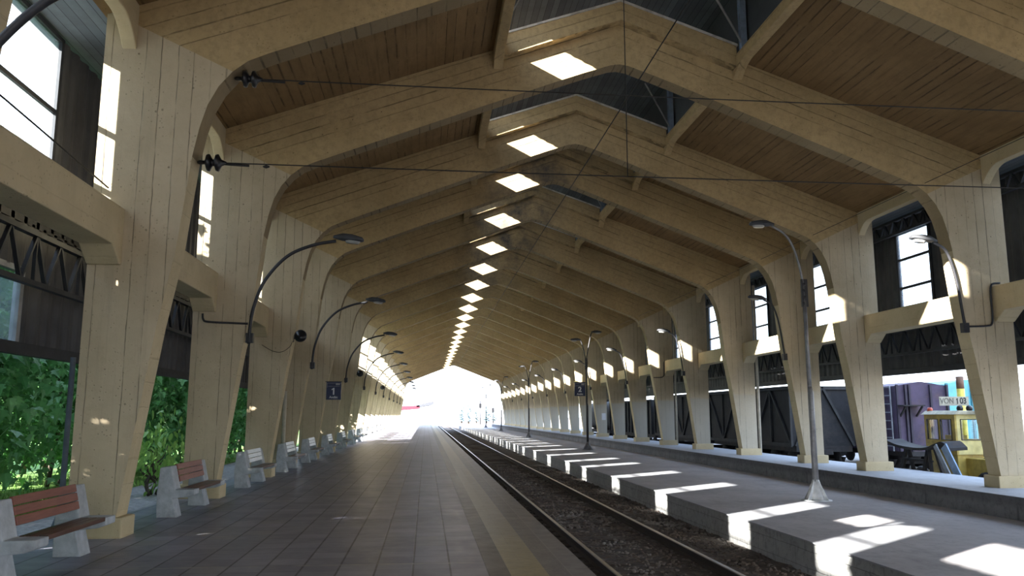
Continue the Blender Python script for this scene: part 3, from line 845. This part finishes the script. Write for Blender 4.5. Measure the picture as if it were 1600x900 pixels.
# ------------------------------------------------------------------ overhead wires
YW = 12.1
def insulator(parent, p, d):
    """two ribbed discs along x"""
    m = MB(); s = d
    m.lathe([(r, h*s) for r, h in ((.02, -.10), (.035, -.06), (.03, 0), (.06, .02), (.125, .04), (.13, .075), (.08, .10), (.05, .12), (.06, .15), (.125, .17), (.13, .205), (.08, .23), (.05, .25), (.02, .32))], p, 'x', 14)
    m.build('insulator', M_BLACK, parent)
def span(name, zl, xl, xr, sag, label):
    root = empty(name, (0, 0, 0)); m = MB()
    pts = [(xl+(xr-xl)*t, YW, zl-sag*4*t*(1-t)) for t in [i/16 for i in range(17)]]
    m.tube(pts, .009, 6)
    m.tube([(xl+.35, YW, zl-.02), (xl+.75, YW, zl-.035)], .018, 6); m.lathe([(.01, -.05), (.03, 0), (.01, .05)], (xl+1.0, YW, zl-.04), 'x', 8)
    m.build('span_cable', M_WIRE, root)
    insulator(root, (xl+.1, YW, zl-.005), 1); insulator(root, (xr-.1, YW, zl), -1)
    tag(root, label, 'wire', 'span wires'); return root
span('span_wire', 6.72, -2.98, 11.62, .02, 'upper black span wire with twin-disc insulator high on the nearest left arch')
span('span_wire', 5.38, -3.45, 12.02, .02, 'lower black span wire with twin-disc insulator on the nearest left pillar')
XWIRE = 3.10
tubething('dropper_wire', [(XWIRE, YW, 9.1), (XWIRE, YW, 5.36)], .008, M_WIRE, 'thin vertical dropper wire hanging from the ridge to both span wires', 'wire')
tubething('contact_wire', [(XWIRE, -6, 6.66), (XWIRE, 12.1, 6.62), (XWIRE, 40, 6.60), (XWIRE, 72, 6.66), (XWIRE, 104, 6.6), (XWIRE, 150, 6.65)], .009, M_WIRE, 'long black contact wire running above the track towards the exit', 'wire')
tubething('feeder_wire', [(11.5, 4, 7.02)]+[(11.5, FR[k]-.04, 7.0) for k in range(0, 8)], .008, M_WIRE, 'thin feeder wire strung along the arches above the right pillars', 'wire')
tubething('window_cable', arc_pts([(-4.62, 4, 5.35), (-4.62, 6.5, 5.15), (-4.62, 9, 5.05), (-4.6, 11.86, 4.88)], 4), .012, M_WIRE, 'black cable sagging across the upper left window', 'cable')

# ------------------------------------------------------------------ freight yard on the right
def bogies(P, ys_, x0, x1, zr):
    for y in ys_:
        m = MB()
        for x_ in (x0+.2, x1-.2): m.prism([(y-1.3, zr+.6), (y+1.3, zr+.6), (y+1.1, zr+.35), (y+.4, zr+.2), (y-.4, zr+.2), (y-1.1, zr+.35)], x_-.06, x_+.06, 'x')
        m.box(x0+.2, x1-.2, y-.2, y+.2, zr+.4, zr+.7)
        b = m.build('bogie', M_RUST, P)
        for dy in (-.9, .9):
            m = MB()
            for x_ in (x0+.42, x1-.42): m.lathe([(.43, -.06), (.46, -.02), (.46, .06), (.3, .07)], (x_, y+dy, zr+.46), 'x', 16)
            m.bar((x0+.42, y+dy, zr+.46), (x1-.42, y+dy, zr+.46), .12); m.build('wheelset', M_RUST, b)
ZR = -.75
M_WGN = plain('sooty_wagon_paint', (.011, .011, .013), .75, .1, .35, 3, (.03, .026, .024))  # near-black base tone for the wagon bodies and ribs
M_WGN2 = plain('dull_grey_wagon_paint', (.03, .03, .03), .75, .1, .3, 3, (.045, .04, .034))
M_PURP = plain('faded_purple_paint', (.062, .042, .075), .7, .1, .3, 2.2, (.09, .055, .06))
M_PURPD = plain('dark_purple_ribs', (.03, .022, .036), .7)
M_TEAL = plain('teal_paint', (.16, .46, .50), .6, .0, .12, 3)
M_TEALD = plain('dark_teal', (.05, .2, .23), .6)
M_YEL = plain('worn_yellow_paint', (.46, .33, .07), .55, 0, .25, 5, (.26, .18, .06))
M_YELLIT = plain('lit_yellow_paint', (.62, .53, .22), .55, 0, .2, 5)  # lighter copy of the yellow, light on the cab front put into it
M_RUST = plain('black_rusty_steel', (.022, .02, .02), .8, .1, .4, 5, (.045, .03, .022))
XN, XF = 15.5, 18.3
def undercar(root, y0, y1):
    bogies(root, (y0+1.9, y1-1.9), XN, XF, ZR)
    m = MB(); m.box(XN+.15, XF-.15, y0, y1, ZR+.85, ZR+1.1); m.box(XN+1.2, XF-1.2, y0-.35, y1+.35, ZR+.75, ZR+.95); m.build('underframe', M_RUST, root)
def hopper(y0, y1, label):
    root = empty('hopper_wagon', ((XN+XF)/2, (y0+y1)/2, ZR)); root['label'] = label; root['category'] = 'wagon'; root['group'] = 'freight wagons behind the right pillars'
    rel = Matrix.Translation(-Vector(root.location))
    P = empty('tmp'); undercar(P, y0, y1)
    m = MB(); zt = ZR+3.6
    m.prism([(XN, ZR+1.1), (XF, ZR+1.1), (XF, zt), (XN, zt)], y0, y1); m.build('body', M_WGN, P)
    m = MB(); n = 5; st = (y1-y0)/n
    for i in range(n+1): m.box(XN-.09, XN, y0+i*st-.05, y0+i*st+.05, ZR+1.1, zt)
    for i in range(n):
        a, b = y0+i*st, y0+(i+1)*st
        if i % 2: a, b = b, a
        m.bar((XN-.05, a, ZR+1.1), (XN-.05, b, zt-.05), .08, .09)
    m.bar((XN+.1, y0-.05, ZR+1.1), ((XN+XF)/2, y0-.05, zt), .1); m.bar((XF-.1, y0-.05, ZR+1.1), ((XN+XF)/2, y0-.05, zt), .1); m.box(XN, XF, y0-.09, y0, zt-.12, zt+.03); m.box(XN-.1, XN, y0, y1, zt-.12, zt+.03); m.box(XN-.1, XN, y0, y1, ZR+1.05, ZR+1.2); m.build('side_bracing', M_WGN2, P)
    for c in list(P.children): c.parent = root; c.matrix_parent_inverse = rel
    bpy.data.objects.remove(P); return root
hopper(33.6, 43.6, 'dark diagonally braced hopper wagon just behind the tall single lamp post')
hopper(44.4, 54.4, 'dark diagonally braced hopper wagon, next one further down the siding')
def ribbed(y0, y1, label):
    root = empty('stake_wagon', ((XN+XF)/2, (y0+y1)/2, ZR)); tag(root, label, 'wagon', 'freight wagons behind the right pillars'); rel = Matrix.Translation(-Vector(root.location))
    P = empty('tmp'); undercar(P, y0, y1); zt = ZR+3.45
    m = MB(); m.box(XN, XF, y0, y1, ZR+1.1, zt); m.build('body', M_WGN2, P)
    m = MB(); n = 14
    for i in range(n+1): yy = y0+(y1-y0)*i/n; m.box(XN-.1, XN, yy-.05, yy+.05, ZR+1.1, zt)
    m.box(XN-.1, XN, y0, y1, zt-.1, zt+.02); m.build('side_ribs', M_WGN, P)
    for c in list(P.children): c.parent = root; c.matrix_parent_inverse = rel
    bpy.data.objects.remove(P)
ribbed(55.2, 68.0, 'dark wagon with many upright side ribs seen between the middle right pillars')
root = empty('tank_wagon', ((XN+XF)/2, 75, ZR)); tag(root, 'dark round-barrelled tank wagon beyond the ribbed wagon', 'wagon', 'freight wagons behind the right pillars')
rel = Matrix.Translation(-Vector(root.location)); P = empty('tmp'); undercar(P, 69.2, 80.8)
m = MB(); m.lathe([(.3, 69.3), (1.0, 69.4), (1.28, 69.7), (1.28, 80.3), (1.0, 80.6), (.3, 80.7)], (16.9, 0, ZR+2.35), 'y', 28); m.build('barrel', M_WGN2, P)
m = MB(); m.lathe([(.4, 0), (.4, .3), (.3, .38)], (16.9, 75, ZR+3.58), 'z', 16); m.build('dome', M_WGN, P)
for c in list(P.children): c.parent = root; c.matrix_parent_inverse = rel
bpy.data.objects.remove(P)
# purple boxcar: its end wall faces the camera
def at_parent(root):
    return Matrix.Translation(-Vector(root.location))
bx0, bx1, by0, by1 = 18.98, 21.25, 31.5, 44.5
root = empty('boxcar', ((bx0+bx1)/2, (by0+by1)/2, ZR)); tag(root, 'faded purple boxcar showing its end wall between the two nearest right pillars', 'boxcar'); rel = at_parent(root); P = empty('tmp')
zb, zt = ZR+.95, 2.92
m = MB(); m.prism([(bx0, zb), (bx1, zb), (bx1, zt-.1), (bx1-.7, zt+.02), ((bx0+bx1)/2, zt+.08), (bx0+.7, zt+.02), (bx0, zt-.1)], by0, by1); m.build('body', M_PURP, P)
m = MB()
for x_ in (bx0+.05, bx0+.42, bx0+.58, bx0+1.5, bx1-.05): m.box(x_-.04, x_+.04, by0-.09, by0, zb, zt-.05)
m.build('end_post', M_PURPD, P)
m = MB(); m.box(bx0+.02, bx0+.95, by0-.5, by0, 2.0, 2.05)
for x_ in (bx0+.15, bx0+.85): m.bar((x_, by0-.45, 1.99), (x_, by0-.02, 1.6), .06)
m.build('brake_step', M_RUST, P)
m = MB()
for i in range(8): z_ = zb+.2+i*.34; m.bar((bx0-.07, by0+.25, z_), (bx0-.07, by0+1.15, z_), .035)
for yy in (by0+.25, by0+1.15): m.bar((bx0-.07, yy, zb), (bx0-.07, yy, zt-.1), .045)
m.build('ladder', M_GREY, P)
bogies(P, (by0+1.9, by1-1.9), bx0, bx1, ZR); m = MB(); m.box(bx0+.2, bx1-.2, by0, by1, ZR+.75, zb); m.build('underframe', M_RUST, P)
for c in list(P.children): c.parent = root; c.matrix_parent_inverse = rel
bpy.data.objects.remove(P)
# teal wagon
tx0, ty0 = 22.15, 33.0
root = empty('covered_wagon', (tx0+1.6, ty0+6, ZR)); tag(root, 'turquoise covered wagon with louvres behind the yellow track machine', 'wagon'); rel = at_parent(root); P = empty('tmp')
m = MB(); m.prism([(tx0, ZR+1), (tx0+3.3, ZR+1), (tx0+3.3, 2.95), (tx0+2.4, 3.15), (tx0+.9, 3.15), (tx0, 2.95)], ty0, ty0+12); m.build('body', M_TEAL, P)
m = MB()
for x_ in (tx0+.06, tx0+1.2, tx0+2.3): m.box(x_-.05, x_+.05, ty0-.08, ty0, ZR+1, 3.0)
m.build('end_post', M_TEALD, P)
m = MB()
for i in range(7): m.box(tx0+1.35, tx0+2.1, ty0-.06, ty0, 1.3+i*.22, 1.38+i*.22)
m.build('louvre', M_TEALD, P)
bogies(P, (ty0+1.9, ty0+10), tx0, tx0+3.3, ZR)
for c in list(P.children): c.parent = root; c.matrix_parent_inverse = rel
bpy.data.objects.remove(P)
# yellow track machine: near corner of the cab at (15.55, 22.8)
mx, my = 15.5, 22.75
root = empty('track_machine', (mx+1, my+1.2, ZR)); tag(root, 'small worn yellow track machine with a windowed cab behind the right step', 'machine'); rel = at_parent(root); P = empty('tmp')
W = 1.9; D = 1.48; zc = .55; zr = 1.66
WZ0, WZ1 = zc+.36, zr-.13
SY = ((my+.16, my+D/2-.05), (my+D/2+.05, my+D-.12)); SX = ((mx+.17, mx+.86), (mx+1.0, mx+W-.13))
def cab():
    m = MB(); t = .06
    def wall_x(x0, x1, wins):
        m.box(x0, x1, my, my+D, zc-.05, WZ0); m.box(x0, x1, my, my+D, WZ1, zr)
        e = my
        for a, b in wins: m.box(x0, x1, e, a, WZ0, WZ1); e = b
        m.box(x0, x1, e, my+D, WZ0, WZ1)
    def wall_y(y0, y1, wins):
        m.box(mx+t, mx+W-t, y0, y1, zc-.05, WZ0); m.box(mx+t, mx+W-t, y0, y1, WZ1, zr)
        e = mx+t
        for a, b in wins: m.box(e, a, y0, y1, WZ0, WZ1); e = b
        m.box(e, mx+W-t, y0, y1, WZ0, WZ1)
    def fillet(P, c, sx, sy):   # small triangles rounding a window corner
        r_ = .07; a = P(*c); b = P(c[0]+sx*r_, c[1]); d = P(c[0], c[1]+sy*r_); e = P(c[0]+sx*r_*.3, c[1]+sy*r_*.3)
        m.add([a, b, e, d], [(0, 1, 2, 3)])
    wall_x(mx, mx+t, SY); wall_x(mx+W-t, mx+W, SY)
    for a, b in SY:
        for (c, sx) in ((a, 1), (b, -1)):
            for (z_, sz) in ((WZ0, 1), (WZ1, -1)): fillet(lambda u, v: (mx-.001, u, v), (c, z_), sx, sz)
    m.mi = 1; wall_y(my, my+t, SX)
    for a, b in SX:
        for (c, sx) in ((a, 1), (b, -1)):
            for (z_, sz) in ((WZ0, 1), (WZ1, -1)): fillet(lambda u, v: (u, my-.001, v), (c, z_), sx, sz)
    m.mi = 0; wall_y(my+D-t, my+D, SX); m.box(mx+.1, mx+W-.1, my+.1, my+D-.1, zc-.05, zc)
    m.box(mx+.3, mx+.7, my+.5, my+.95, zc, zc+.5)
    return m
cab().build('cab_shell', [M_YEL, M_YELLIT], P)
m = MB(); m.prism([(mx-.08, zr), (mx+W+.08, zr), (mx+W+.02, zr+.10), (mx+.1, zr+.12)], my-.1, my+D+.08); m.build('cab_roof', plain('dusty_cab_roof', (.42, .38, .27), .7), P, bevel=.02)
for (a, b, c, d, e, f) in [(mx+.03, mx+.042, y0_, y1_, WZ0, WZ1) for y0_, y1_ in SY]+[(x0_, x1_, my+.03, my+.042, WZ0, WZ1) for x0_, x1_ in SX]:
    g = MB(); g.box(a, b, c, d, e, f); gw = g.build('cab_window', M_CABG, P)
    q = MB(); w_ = .022
    if b-a < .1:
        X0, X1 = a-.045, a
        for r_ in ((c, c+w_, e, f), (d-w_, d, e, f), (c, d, e, e+w_), (c, d, f-w_, f)): q.box(X0, X1, *r_)
    else:
        Y_0, Y_1 = c-.045, c
        for r_ in ((a, a+w_, e, f), (b-w_, b, e, f), (a, b, e, e+w_), (a, b, f-w_, f)): q.box(r_[0], r_[1], Y_0, Y_1, r_[2], r_[3])
    q.build('rubber_seal', M_BLACK, gw)
m = MB(); m.box(mx+.04, mx+W, my+.05, my+D, -.15, zc-.05); m.box(mx+.3, mx+W+.2, my-1.5, my+.05, -.25, zc-.15); m.box(mx+.1, mx+W, my-.02, my+3.2, -.35, -.15); m.build('engine_body', M_YEL, P, bevel=.02)
m = MB(); m.box(mx+.55, mx+.8, my-1.75, my-1.5, -.25, .05); m.box(mx+.6, mx+.75, my-1.7, my-1.5, .05, .12); m.build('tool_box', M_YEL, P)
for yy in (my-.8, my+2.2):
    for x_ in (mx+.25, mx+1.85): m = MB(); m.lathe([(.36, -.06), (.40, 0), (.40, .06), (.25, .07)], (x_, yy, ZR+.4), 'x', 16); m.build('wheel', M_RUST, P)
m = MB(); m.tube([(mx+.66, my-.3, zc-.1), (mx+.66, my-.3, zr+.05)], .05, 10); m.lathe([(.05, 0), (.10, .03), (.10, .38), (.05, .42), (.035, .72)], (mx+.66, my-.3, zr-.22), 'z', 12); m.build('exhaust', M_GREY, P)
m = MB(); m.tube([(mx+.45, my-.35, .3), (mx+1.2, my-.4, .82)], .03, 6); m.build('lever', M_BLACK, P)
m = MB(); m.lathe([(.08, 0), (.08, .08), (.05, .12)], (mx+.15, my+D-.1, zr+.1), 'z', 12); m.build('beacon', plain('red_orange_beacon', (.55, .09, .05), .4), P)
for x_, yy in ((mx+.25, my+.05), (mx+.5, my-.02)):
    m = MB(); m.lathe([(.05, -.06), (.095, .0), (.095, .05), (.06, .07)], (x_, yy, zr+.18), 'y', 12); m.bar((x_, yy, zr+.1), (x_, yy, zr+.16), .03); m.build('roof_lamp', M_BLACK, P)
m = MB(); m.box(-.58, .58, -.02, .02, -.145, .145); pls = m.build('number_plate', plain('cream_plate', (.58, .54, .42), .6, 0, .15, 6, (.4, .36, .28)), P, loc=(mx+.20, my+.25, 2.06)); pls.scale = (.70, 1, .92)
pls.rotation_euler = (0, 0, radians(-16))
m = MB(); m.bar((-.3, .03, -.3), (-.3, .03, .1), .03); m.bar((.3, .03, -.3), (.3, .03, .1), .03); m.build('plate_bracket', M_RUST, pls)
text_mesh('VON', .25, plain('worn_letter', (.22, .20, .16), .7), pls, Matrix.Translation((-.28, -.024, 0)) @ FACE, 'faded_letters', .003, .004)
text_mesh('03', .27, M_BLACK, pls, Matrix.Translation((.36, -.024, 0)) @ FACE, 'dark_numerals', .003, .006)
m = MB(); m.prism(ONE(.19, .032, .135, -.095), -.028, -.018); m.build('dark_numeral', M_BLACK, pls)
for c in list(P.children):
    if c == pls: c.parent = root; c.location = Vector(c.location)-Vector(root.location)
    else: c.parent = root; c.matrix_parent_inverse = rel
bpy.data.objects.remove(P)
# yellow posts
def ypost(x_, yy, label):
    root = empty('yellow_post', (x_, yy, -.86)); tag(root, label, 'post', 'yellow posts in the yard')
    m = MB(); m.tube([(0, 0, 0), (0, 0, 3.35)], .12, 12); m.build('shaft', plain('bright_yellow', (.75, .62, .10), .5), root)
    m = MB(); m.tube([(0, 0, 3.35), (0, 0, 3.75)], .115, 12); m.build('brown_top', plain('brown_cap', (.2, .11, .07), .7), root)
ypost(17.26, 24.9, 'yellow post with brown top rising behind the yellow machine')
ypost(16.9, 21.35, 'yellow post with brown top seen past the nearest right pillar')
# scrap in front of the machine
root = empty('scrap_trestle', (14.9, 24.0, -.86)); tag(root, 'black scrap trestle with a curled sheet top beside the yellow machine', 'trestle')
m = MB(); pts = [(-.1, .85, 1.74), (-.05, .3, 1.60), (.0, -.5, 1.54), (.0, -1.1, 1.57), (.0, -1.5, 1.68), (.02, -1.85, 1.75), (.05, -2.12, 1.58)]
pts = arc_pts(pts, 5); vs = []; fs = []
for p in pts:
    w = .28; vs += [(p.x-w, p.y, p.z), (p.x+w, p.y, p.z+.03), (p.x+w, p.y, p.z-.05), (p.x-w, p.y, p.z-.08)]
for i in range(len(pts)-1):
    for k in range(4): fs.append((4*i+k, 4*i+(k+1) % 4, 4*i+4+(k+1) % 4, 4*i+4+k))
fs += [(3, 2, 1, 0), tuple(range(4*len(pts)-4, 4*len(pts)))]
m.add(vs, fs); m.build('curled_sheet', M_RUST, root)
for a, b in (((-.15, .75, 0), (.0, .3, 1.56)), ((.1, -.1, 0), (.0, .25, 1.56)), ((.0, -.95, 0), (.05, -.75, 1.5)), ((.1, -1.6, 0), (.08, -1.0, 1.54)), ((-.1, -.35, .0), (.05, -.7, 1.5))):
    m = MB(); m.bar(a, b, .09); m.build('leg', M_RUST, root)
m = MB(); m.bar((-.1, .55, .85), (.05, -1.0, .8), .06); m.bar((-.08, .4, 1.2), (.05, -.9, 1.15), .05); m.build('crossbar', M_RUST, root)
m = MB(); M_ = Matrix.Translation((14.56, 21.4, -.0)) @ Matrix.Rotation(-.6, 4, 'X'); m.obox(M_, .02, .13, .95)
tag(m.build('metal_sheet', plain('blue_grey_panel', (.17, .26, .38), .5)), 'blue-grey metal panel leaning against the black trestle', 'panel')
m = MB(); m.obox(Matrix.Translation((14.56, 21.8, -.0)) @ Matrix.Rotation(-.6, 4, 'X'), .02, .07, .95)
tag(m.build('scrap_plank', plain('grey_plank', (.24, .26, .28), .7)), 'narrow grey plank leaning beside the blue-grey panel', 'plank')

# ------------------------------------------------------------------ greenery on the left
M_LEAF = []
for nm, a, b in (('maple_leaf', (.06, .20, .06), (.13, .33, .10)), ('light_leaf', (.17, .36, .07), (.30, .5, .12))):
    t = NT(nm); oi = t.n.new('ShaderNodeObjectInfo'); p = t.pos()
    c = t.mix(t.ramp(t.noise(p, 3, 3), .3, .7), a, b)
    c = t.mix(t.ramp(t.noise(p, 5, 2), .58, .7, 0, .7), c, tuple(q*1.9 for q in b))
    t.out(c, .45, spec=.5)
    tl = t.n.new('ShaderNodeBsdfTranslucent'); t.t.links.new(c, tl.inputs[0])
    ms = t.n.new('ShaderNodeMixShader'); ms.inputs[0].default_value = .3
    t.t.links.new(t.bsdf.outputs[0], ms.inputs[1]); t.t.links.new(tl.outputs[0], ms.inputs[2]); t.t.links.new(ms.outputs[0], t.n['Material Output'].inputs['Surface'])
    M_LEAF.append(t.mat)
LEAF = [(0, 0), (.12, -.02), (.42, .08), (.30, .2), (.55, .42), (.30, .42), (.2, .5), (.16, .66), (0, 1.0), (-.16, .66), (-.2, .5), (-.30, .42), (-.55, .42), (-.30, .2), (-.42, .08), (-.12, -.02)]
OVAL = [(0, 0), (.16, .2), (.2, .5), (.12, .8), (0, 1), (-.12, .8), (-.2, .5), (-.16, .2)]
def leaf_mesh(name, n, rx, ry, h, size, shape, mat, seed, low=.6):
    rnd = random.Random(seed); m = MB(); k = len(shape)
    clus = [(rnd.uniform(-.8, .8)*rx, rnd.uniform(-.8, .8)*ry, low+(h-low)*rnd.random()**.85) for _ in range(n//26+1)]
    for i in range(n):
        c = clus[i % len(clus)]; sp_ = .42
        p = Vector((c[0]+rnd.gauss(0, sp_), c[1]+rnd.gauss(0, sp_), max(.1, c[2]+rnd.gauss(0, sp_*.8))))
        s = size*rnd.uniform(.6, 1.2)
        q = Matrix.Rotation(rnd.uniform(0, 6.28), 3, 'Z') @ Matrix.Rotation(rnd.uniform(-1.5, -.3), 3, 'X') @ Matrix.Rotation(rnd.uniform(-.5, .5), 3, 'Y')
        fold = rnd.uniform(.0, .25)
        vs = [p + q @ Vector((a*s, b*s, abs(a)*s*fold-.12*b*b*s)) for a, b in shape]
        m.add(vs, [tuple(range(k))])
    return m
def stems_mb(rx, ry, h, n, seed):
    rnd = random.Random(seed); m = MB()
    for i in range(n):
        x_, yy = rnd.uniform(-.3, .3)*rx, rnd.uniform(-.5, .5)*ry; P = [(x_, yy, 0)]
        for j in range(1, 5): P.append((x_+rnd.uniform(-.25, .25)*j*.6, yy+rnd.uniform(-.25, .25)*j*.6, h*j/4.6))
        P = arc_pts(P, 3); m.tube(P, [max(.012, .05*(1-i_/len(P))) for i_ in range(len(P))], 6)
    return m
def shrub(name, n, rx, ry, h, size, shape, mat, seed, ns):
    root = empty(name)
    leaf_mesh('foliage', n, rx, ry, h, size, shape, mat, seed).build('foliage', mat, root)
    stems_mb(rx, ry, h, ns, seed+1).build('stem', M_BARK, root); return root
sh = [shrub('maple_shrub', 5600, 1.25, 2.0, 4.9, .21, LEAF, M_LEAF[0], 11, 5), shrub('maple_shrub', 5600, 1.25, 2.2, 5.1, .21, LEAF, M_LEAF[0], 23, 6)]
SHP = [(-9, -6), (-9, -2), (-9, 2.), (-8.9, 6.2), (-8.6, 10.3), (-9.1, 14.2), (-9.4, 18.2), (-8.8, 22), (-8.9, 26), (-8.6, 30), (-8.7, 34.2), (-8.8, 38.3), (-9.0, 42), (-9.2, 46.5), (-11.4, 12), (-11.6, 16.5), (-11.4, 7.6), (-11.8, 21.5), (-11.4, 3.5), (-11.5, -.5), (-11.5, 26), (-11.5, 30.5), (-11.5, 35)]
SLB = {4: 'big-leaved maple shrub beside the nearest left pillar, behind the first bench', 5: 'dense maple shrub seen between the first and second left pillars', 7: 'dark maple shrub showing between the second and third left pillars'}
for i, (x_, yy) in enumerate(SHP):
    o = sh[i] if i < 2 else copy_tree(sh[i % 2])
    o.location = (x_, yy, -.06); o.rotation_euler = (0, 0, i*1.7); sc = .95+.13*((i*7) % 3)
    o.scale = (sc, sc, sc*(1.27 if x_ < -11 else 1))
    tag(o, SLB.get(i, 'leafy maple shrub in the hedge row beyond the left pillars'), 'shrub', 'maple shrubs beside the station')
o = shrub('broadleaf_bush', 420, .5, .55, 1.35, .22, OVAL, M_LEAF[1], 40, 4); o.location = (-5.95, 19.0, -.08); o.scale = (.8, .8, .9)
tag(o, 'small bright light-green bush at the foot of the second left pillar', 'bush')
# grass blades
rnd = random.Random(5); m = MB()
for i in range(5200):
    x_ = -7.1-rnd.random()**1.3*4; yy = rnd.uniform(6, 34); a = rnd.random()*6.28; h = rnd.uniform(.05, .14); w = .012
    dx, dy = cos(a)*w, sin(a)*w; lx, ly = rnd.uniform(-.05, .05), rnd.uniform(-.05, .05)
    m.add([(x_-dx, yy-dy, -.065), (x_+dx, yy+dy, -.065), (x_+lx, yy+ly, -.06+h)], [(0, 1, 2)])
tag(m.build('grass_blades', M_GRASS), 'fresh green grass blades standing on the lawn behind the gravel', 'grass', None, 'stuff')
# dark post beside first pillar, pale wall behind shrubs
m = MB(); m.tube([(-5.25, 12.75, -.1), (-5.25, 12.75, 2.5)], .04, 10); m.lathe([(.16, 0), (.05, .35)], (-5.25, 12.75, -.1), 'z', 12)
tag(m.build('steel_post', plain('blue_grey_post', (.10, .12, .15), .6)), 'slim dark steel post holding the hung wall behind the first bench', 'post')
root = empty('pale_building', (-22, 14, -.06)); tag(root, 'low pale building glimpsed through the shrubs on the left', 'building')
m = MB(); m.box(-3, 3, -16, 18, 0, 3.4); m.build('wall', plain('white_render', (.62, .60, .57), .9), root)
m = MB(); m.prism([(-3.5, 3.4), (3.5, 3.4), (0, 4.8)], -16.5, 18.5); m.build('roof', plain('grey_roof', (.25, .24, .24), .8), root)
for yy in (-12, -6, 0, 6, 12): m = MB(); m.box(2.95, 3.04, yy-.7, yy+.7, 1.0, 2.3); m.build('window', M_STEEL, root)

# ------------------------------------------------------------------ beyond the far end
root = empty('red_canopy', (-4.6, 142, 0)); tag(root, 'red and grey canopy arm jutting in from the left beyond the far end', 'canopy')
m = MB(); m.prism([(-1.2, 2.35), (3.5, 2.75), (3.5, 3.25), (-1.2, 3.05)], -1, 8); m.build('red_fascia', plain('canopy_red', (.16, .012, .03), .6), root)
m = MB(); m.prism([(3.0, 2.95), (5.4, 3.35), (5.95, 3.65), (5.9, 3.95), (5.2, 3.85), (3.0, 3.3)], -1, 8); m.build('grey_tip', plain('canopy_grey', (.06, .065, .08), .6), root)
m = MB(); m.box(-1.2, -.5, -.8, 7.8, -.0, 5.6); m.build('red_wall', plain('wall_red', (.15, .02, .04), .7), root)
M_FAR = plain('far_conifer', (.10, .15, .17), .9)
rnd = random.Random(9)
FT = [(13, 300, 6, 1.6), (19, 310, 5, 1.3), (14.5, 280, 6.5, 1.2), (22, 300, 6, 1.8), (27, 330, 5, 1.5), (31, 310, 6.5, 1.6)]
for i, (x_, yy, h, r) in enumerate(FT):
    root = empty('far_tree', (x_, yy, -1.35)); tag(root, 'tiny pale tree in the glare beyond the exit', 'tree', 'trees beyond the exit')
    m = MB(); n = 7
    for j in range(n):
        zb_ = h*(.12+.88*j/n); rr = r*(1-.75*j/n)*rnd.uniform(.6, 1.2)
        m.lathe([(rr*.15, zb_), (rr, zb_+.1), (rr*.6, zb_+h*.09), (.1, zb_+h*.17)], (rnd.uniform(-.5, .5), rnd.uniform(-.5, .5), 0), 'z', 9)
    m.build('crown', M_FAR, root); m = MB(); m.tube([(0, 0, 0), (0, 0, h*.3)], .3, 7); m.build('trunk', M_BARK, root)
for x_, yy, h, lab in ((13.5, 205, 6.5, 'slim dark signal mast in the glare beyond the exit'), (17.5, 215, 5, 'short pole with a box beyond the exit')):
    root = empty('signal_mast', (x_, yy, -1.35)); tag(root, lab, 'mast')
    m = MB(); m.tube([(0, 0, 0), (0, 0, h)], .12, 8); m.build('mast', M_METAL, root)
    m = MB(); m.box(-.3, .3, -.15, .15, h*.72, h*.72+1.2); m.build('signal_box', M_BLACK, root)
root = empty('far_shed', (8, 330, -1.35)); tag(root, 'pale bluish shed in the haze beyond the tracks', 'shed')
m = MB(); m.box(-9, 2, 0, 10, 0, 5); m.build('wall', plain('pale_blue_wall', (.45, .55, .58), .9), root)
m = MB(); m.prism([(-9.5, 5), (2.5, 5), (-3.5, 6.5)], -.4, 10.4); m.build('roof', plain('pale_shed_roof', (.5, .52, .53), .8), root)

# ------------------------------------------------------------------ light
w = bpy.data.worlds.new('World'); S.world = w; w.use_nodes = True
nt = w.node_tree; bg = nt.nodes['Background']
tc = nt.nodes.new('ShaderNodeTexCoord'); sx = nt.nodes.new('ShaderNodeSeparateXYZ'); nt.links.new(tc.outputs['Generated'], sx.inputs[0])
cr = nt.nodes.new('ShaderNodeValToRGB'); nt.links.new(sx.outputs['Z'], cr.inputs[0])
cr.color_ramp.elements[0].position = .0; cr.color_ramp.elements[0].color = (.84, .92, 1.0, 1)
cr.color_ramp.elements[1].position = .6; cr.color_ramp.elements[1].color = (.50, .68, 1.0, 1)
nt.links.new(cr.outputs[0], bg.inputs['Color']); bg.inputs['Strength'].default_value = 4.2
sl = bpy.data.lights.new('sun', 'SUN'); sl.energy = 42; sl.angle = .009; sl.color = (1, .95, .87)
so = bpy.data.objects.new('sun', sl); link(so)
so.rotation_euler = Vector((1, .82, -.515)).to_track_quat('-Z', 'Y').to_euler()

# ------------------------------------------------------------------ camera
cd = bpy.data.cameras.new('camera'); cam = bpy.data.objects.new('camera', cd); link(cam)
cd.sensor_fit = 'HORIZONTAL'; cd.sensor_width = 36; cd.lens = 36*1268.08/1600; cd.clip_end = 2000; cd.clip_start = .05
yaw, pit = .1044, .1552
fw = Vector((sin(yaw)*cos(pit), cos(yaw)*cos(pit), sin(pit)))
rt = Vector((cos(yaw), -sin(yaw), 0)); up = rt.cross(fw)
cam.matrix_world = Matrix(((rt.x, up.x, -fw.x, 0), (rt.y, up.y, -fw.y, 0), (rt.z, up.z, -fw.z, 1.65), (0, 0, 0, 1)))
S.camera = cam
vs_ = S.view_settings; vs_.view_transform = 'Standard'; vs_.look = 'None'; vs_.gamma = 1; vs_.use_curve_mapping = False; vs_.exposure = 0.2
S.cycles.max_bounces = 10; S.cycles.diffuse_bounces = 6; S.cycles.transparent_max_bounces = 16
S.cycles.use_denoising = True
S.cycles.sample_clamp_indirect = 8
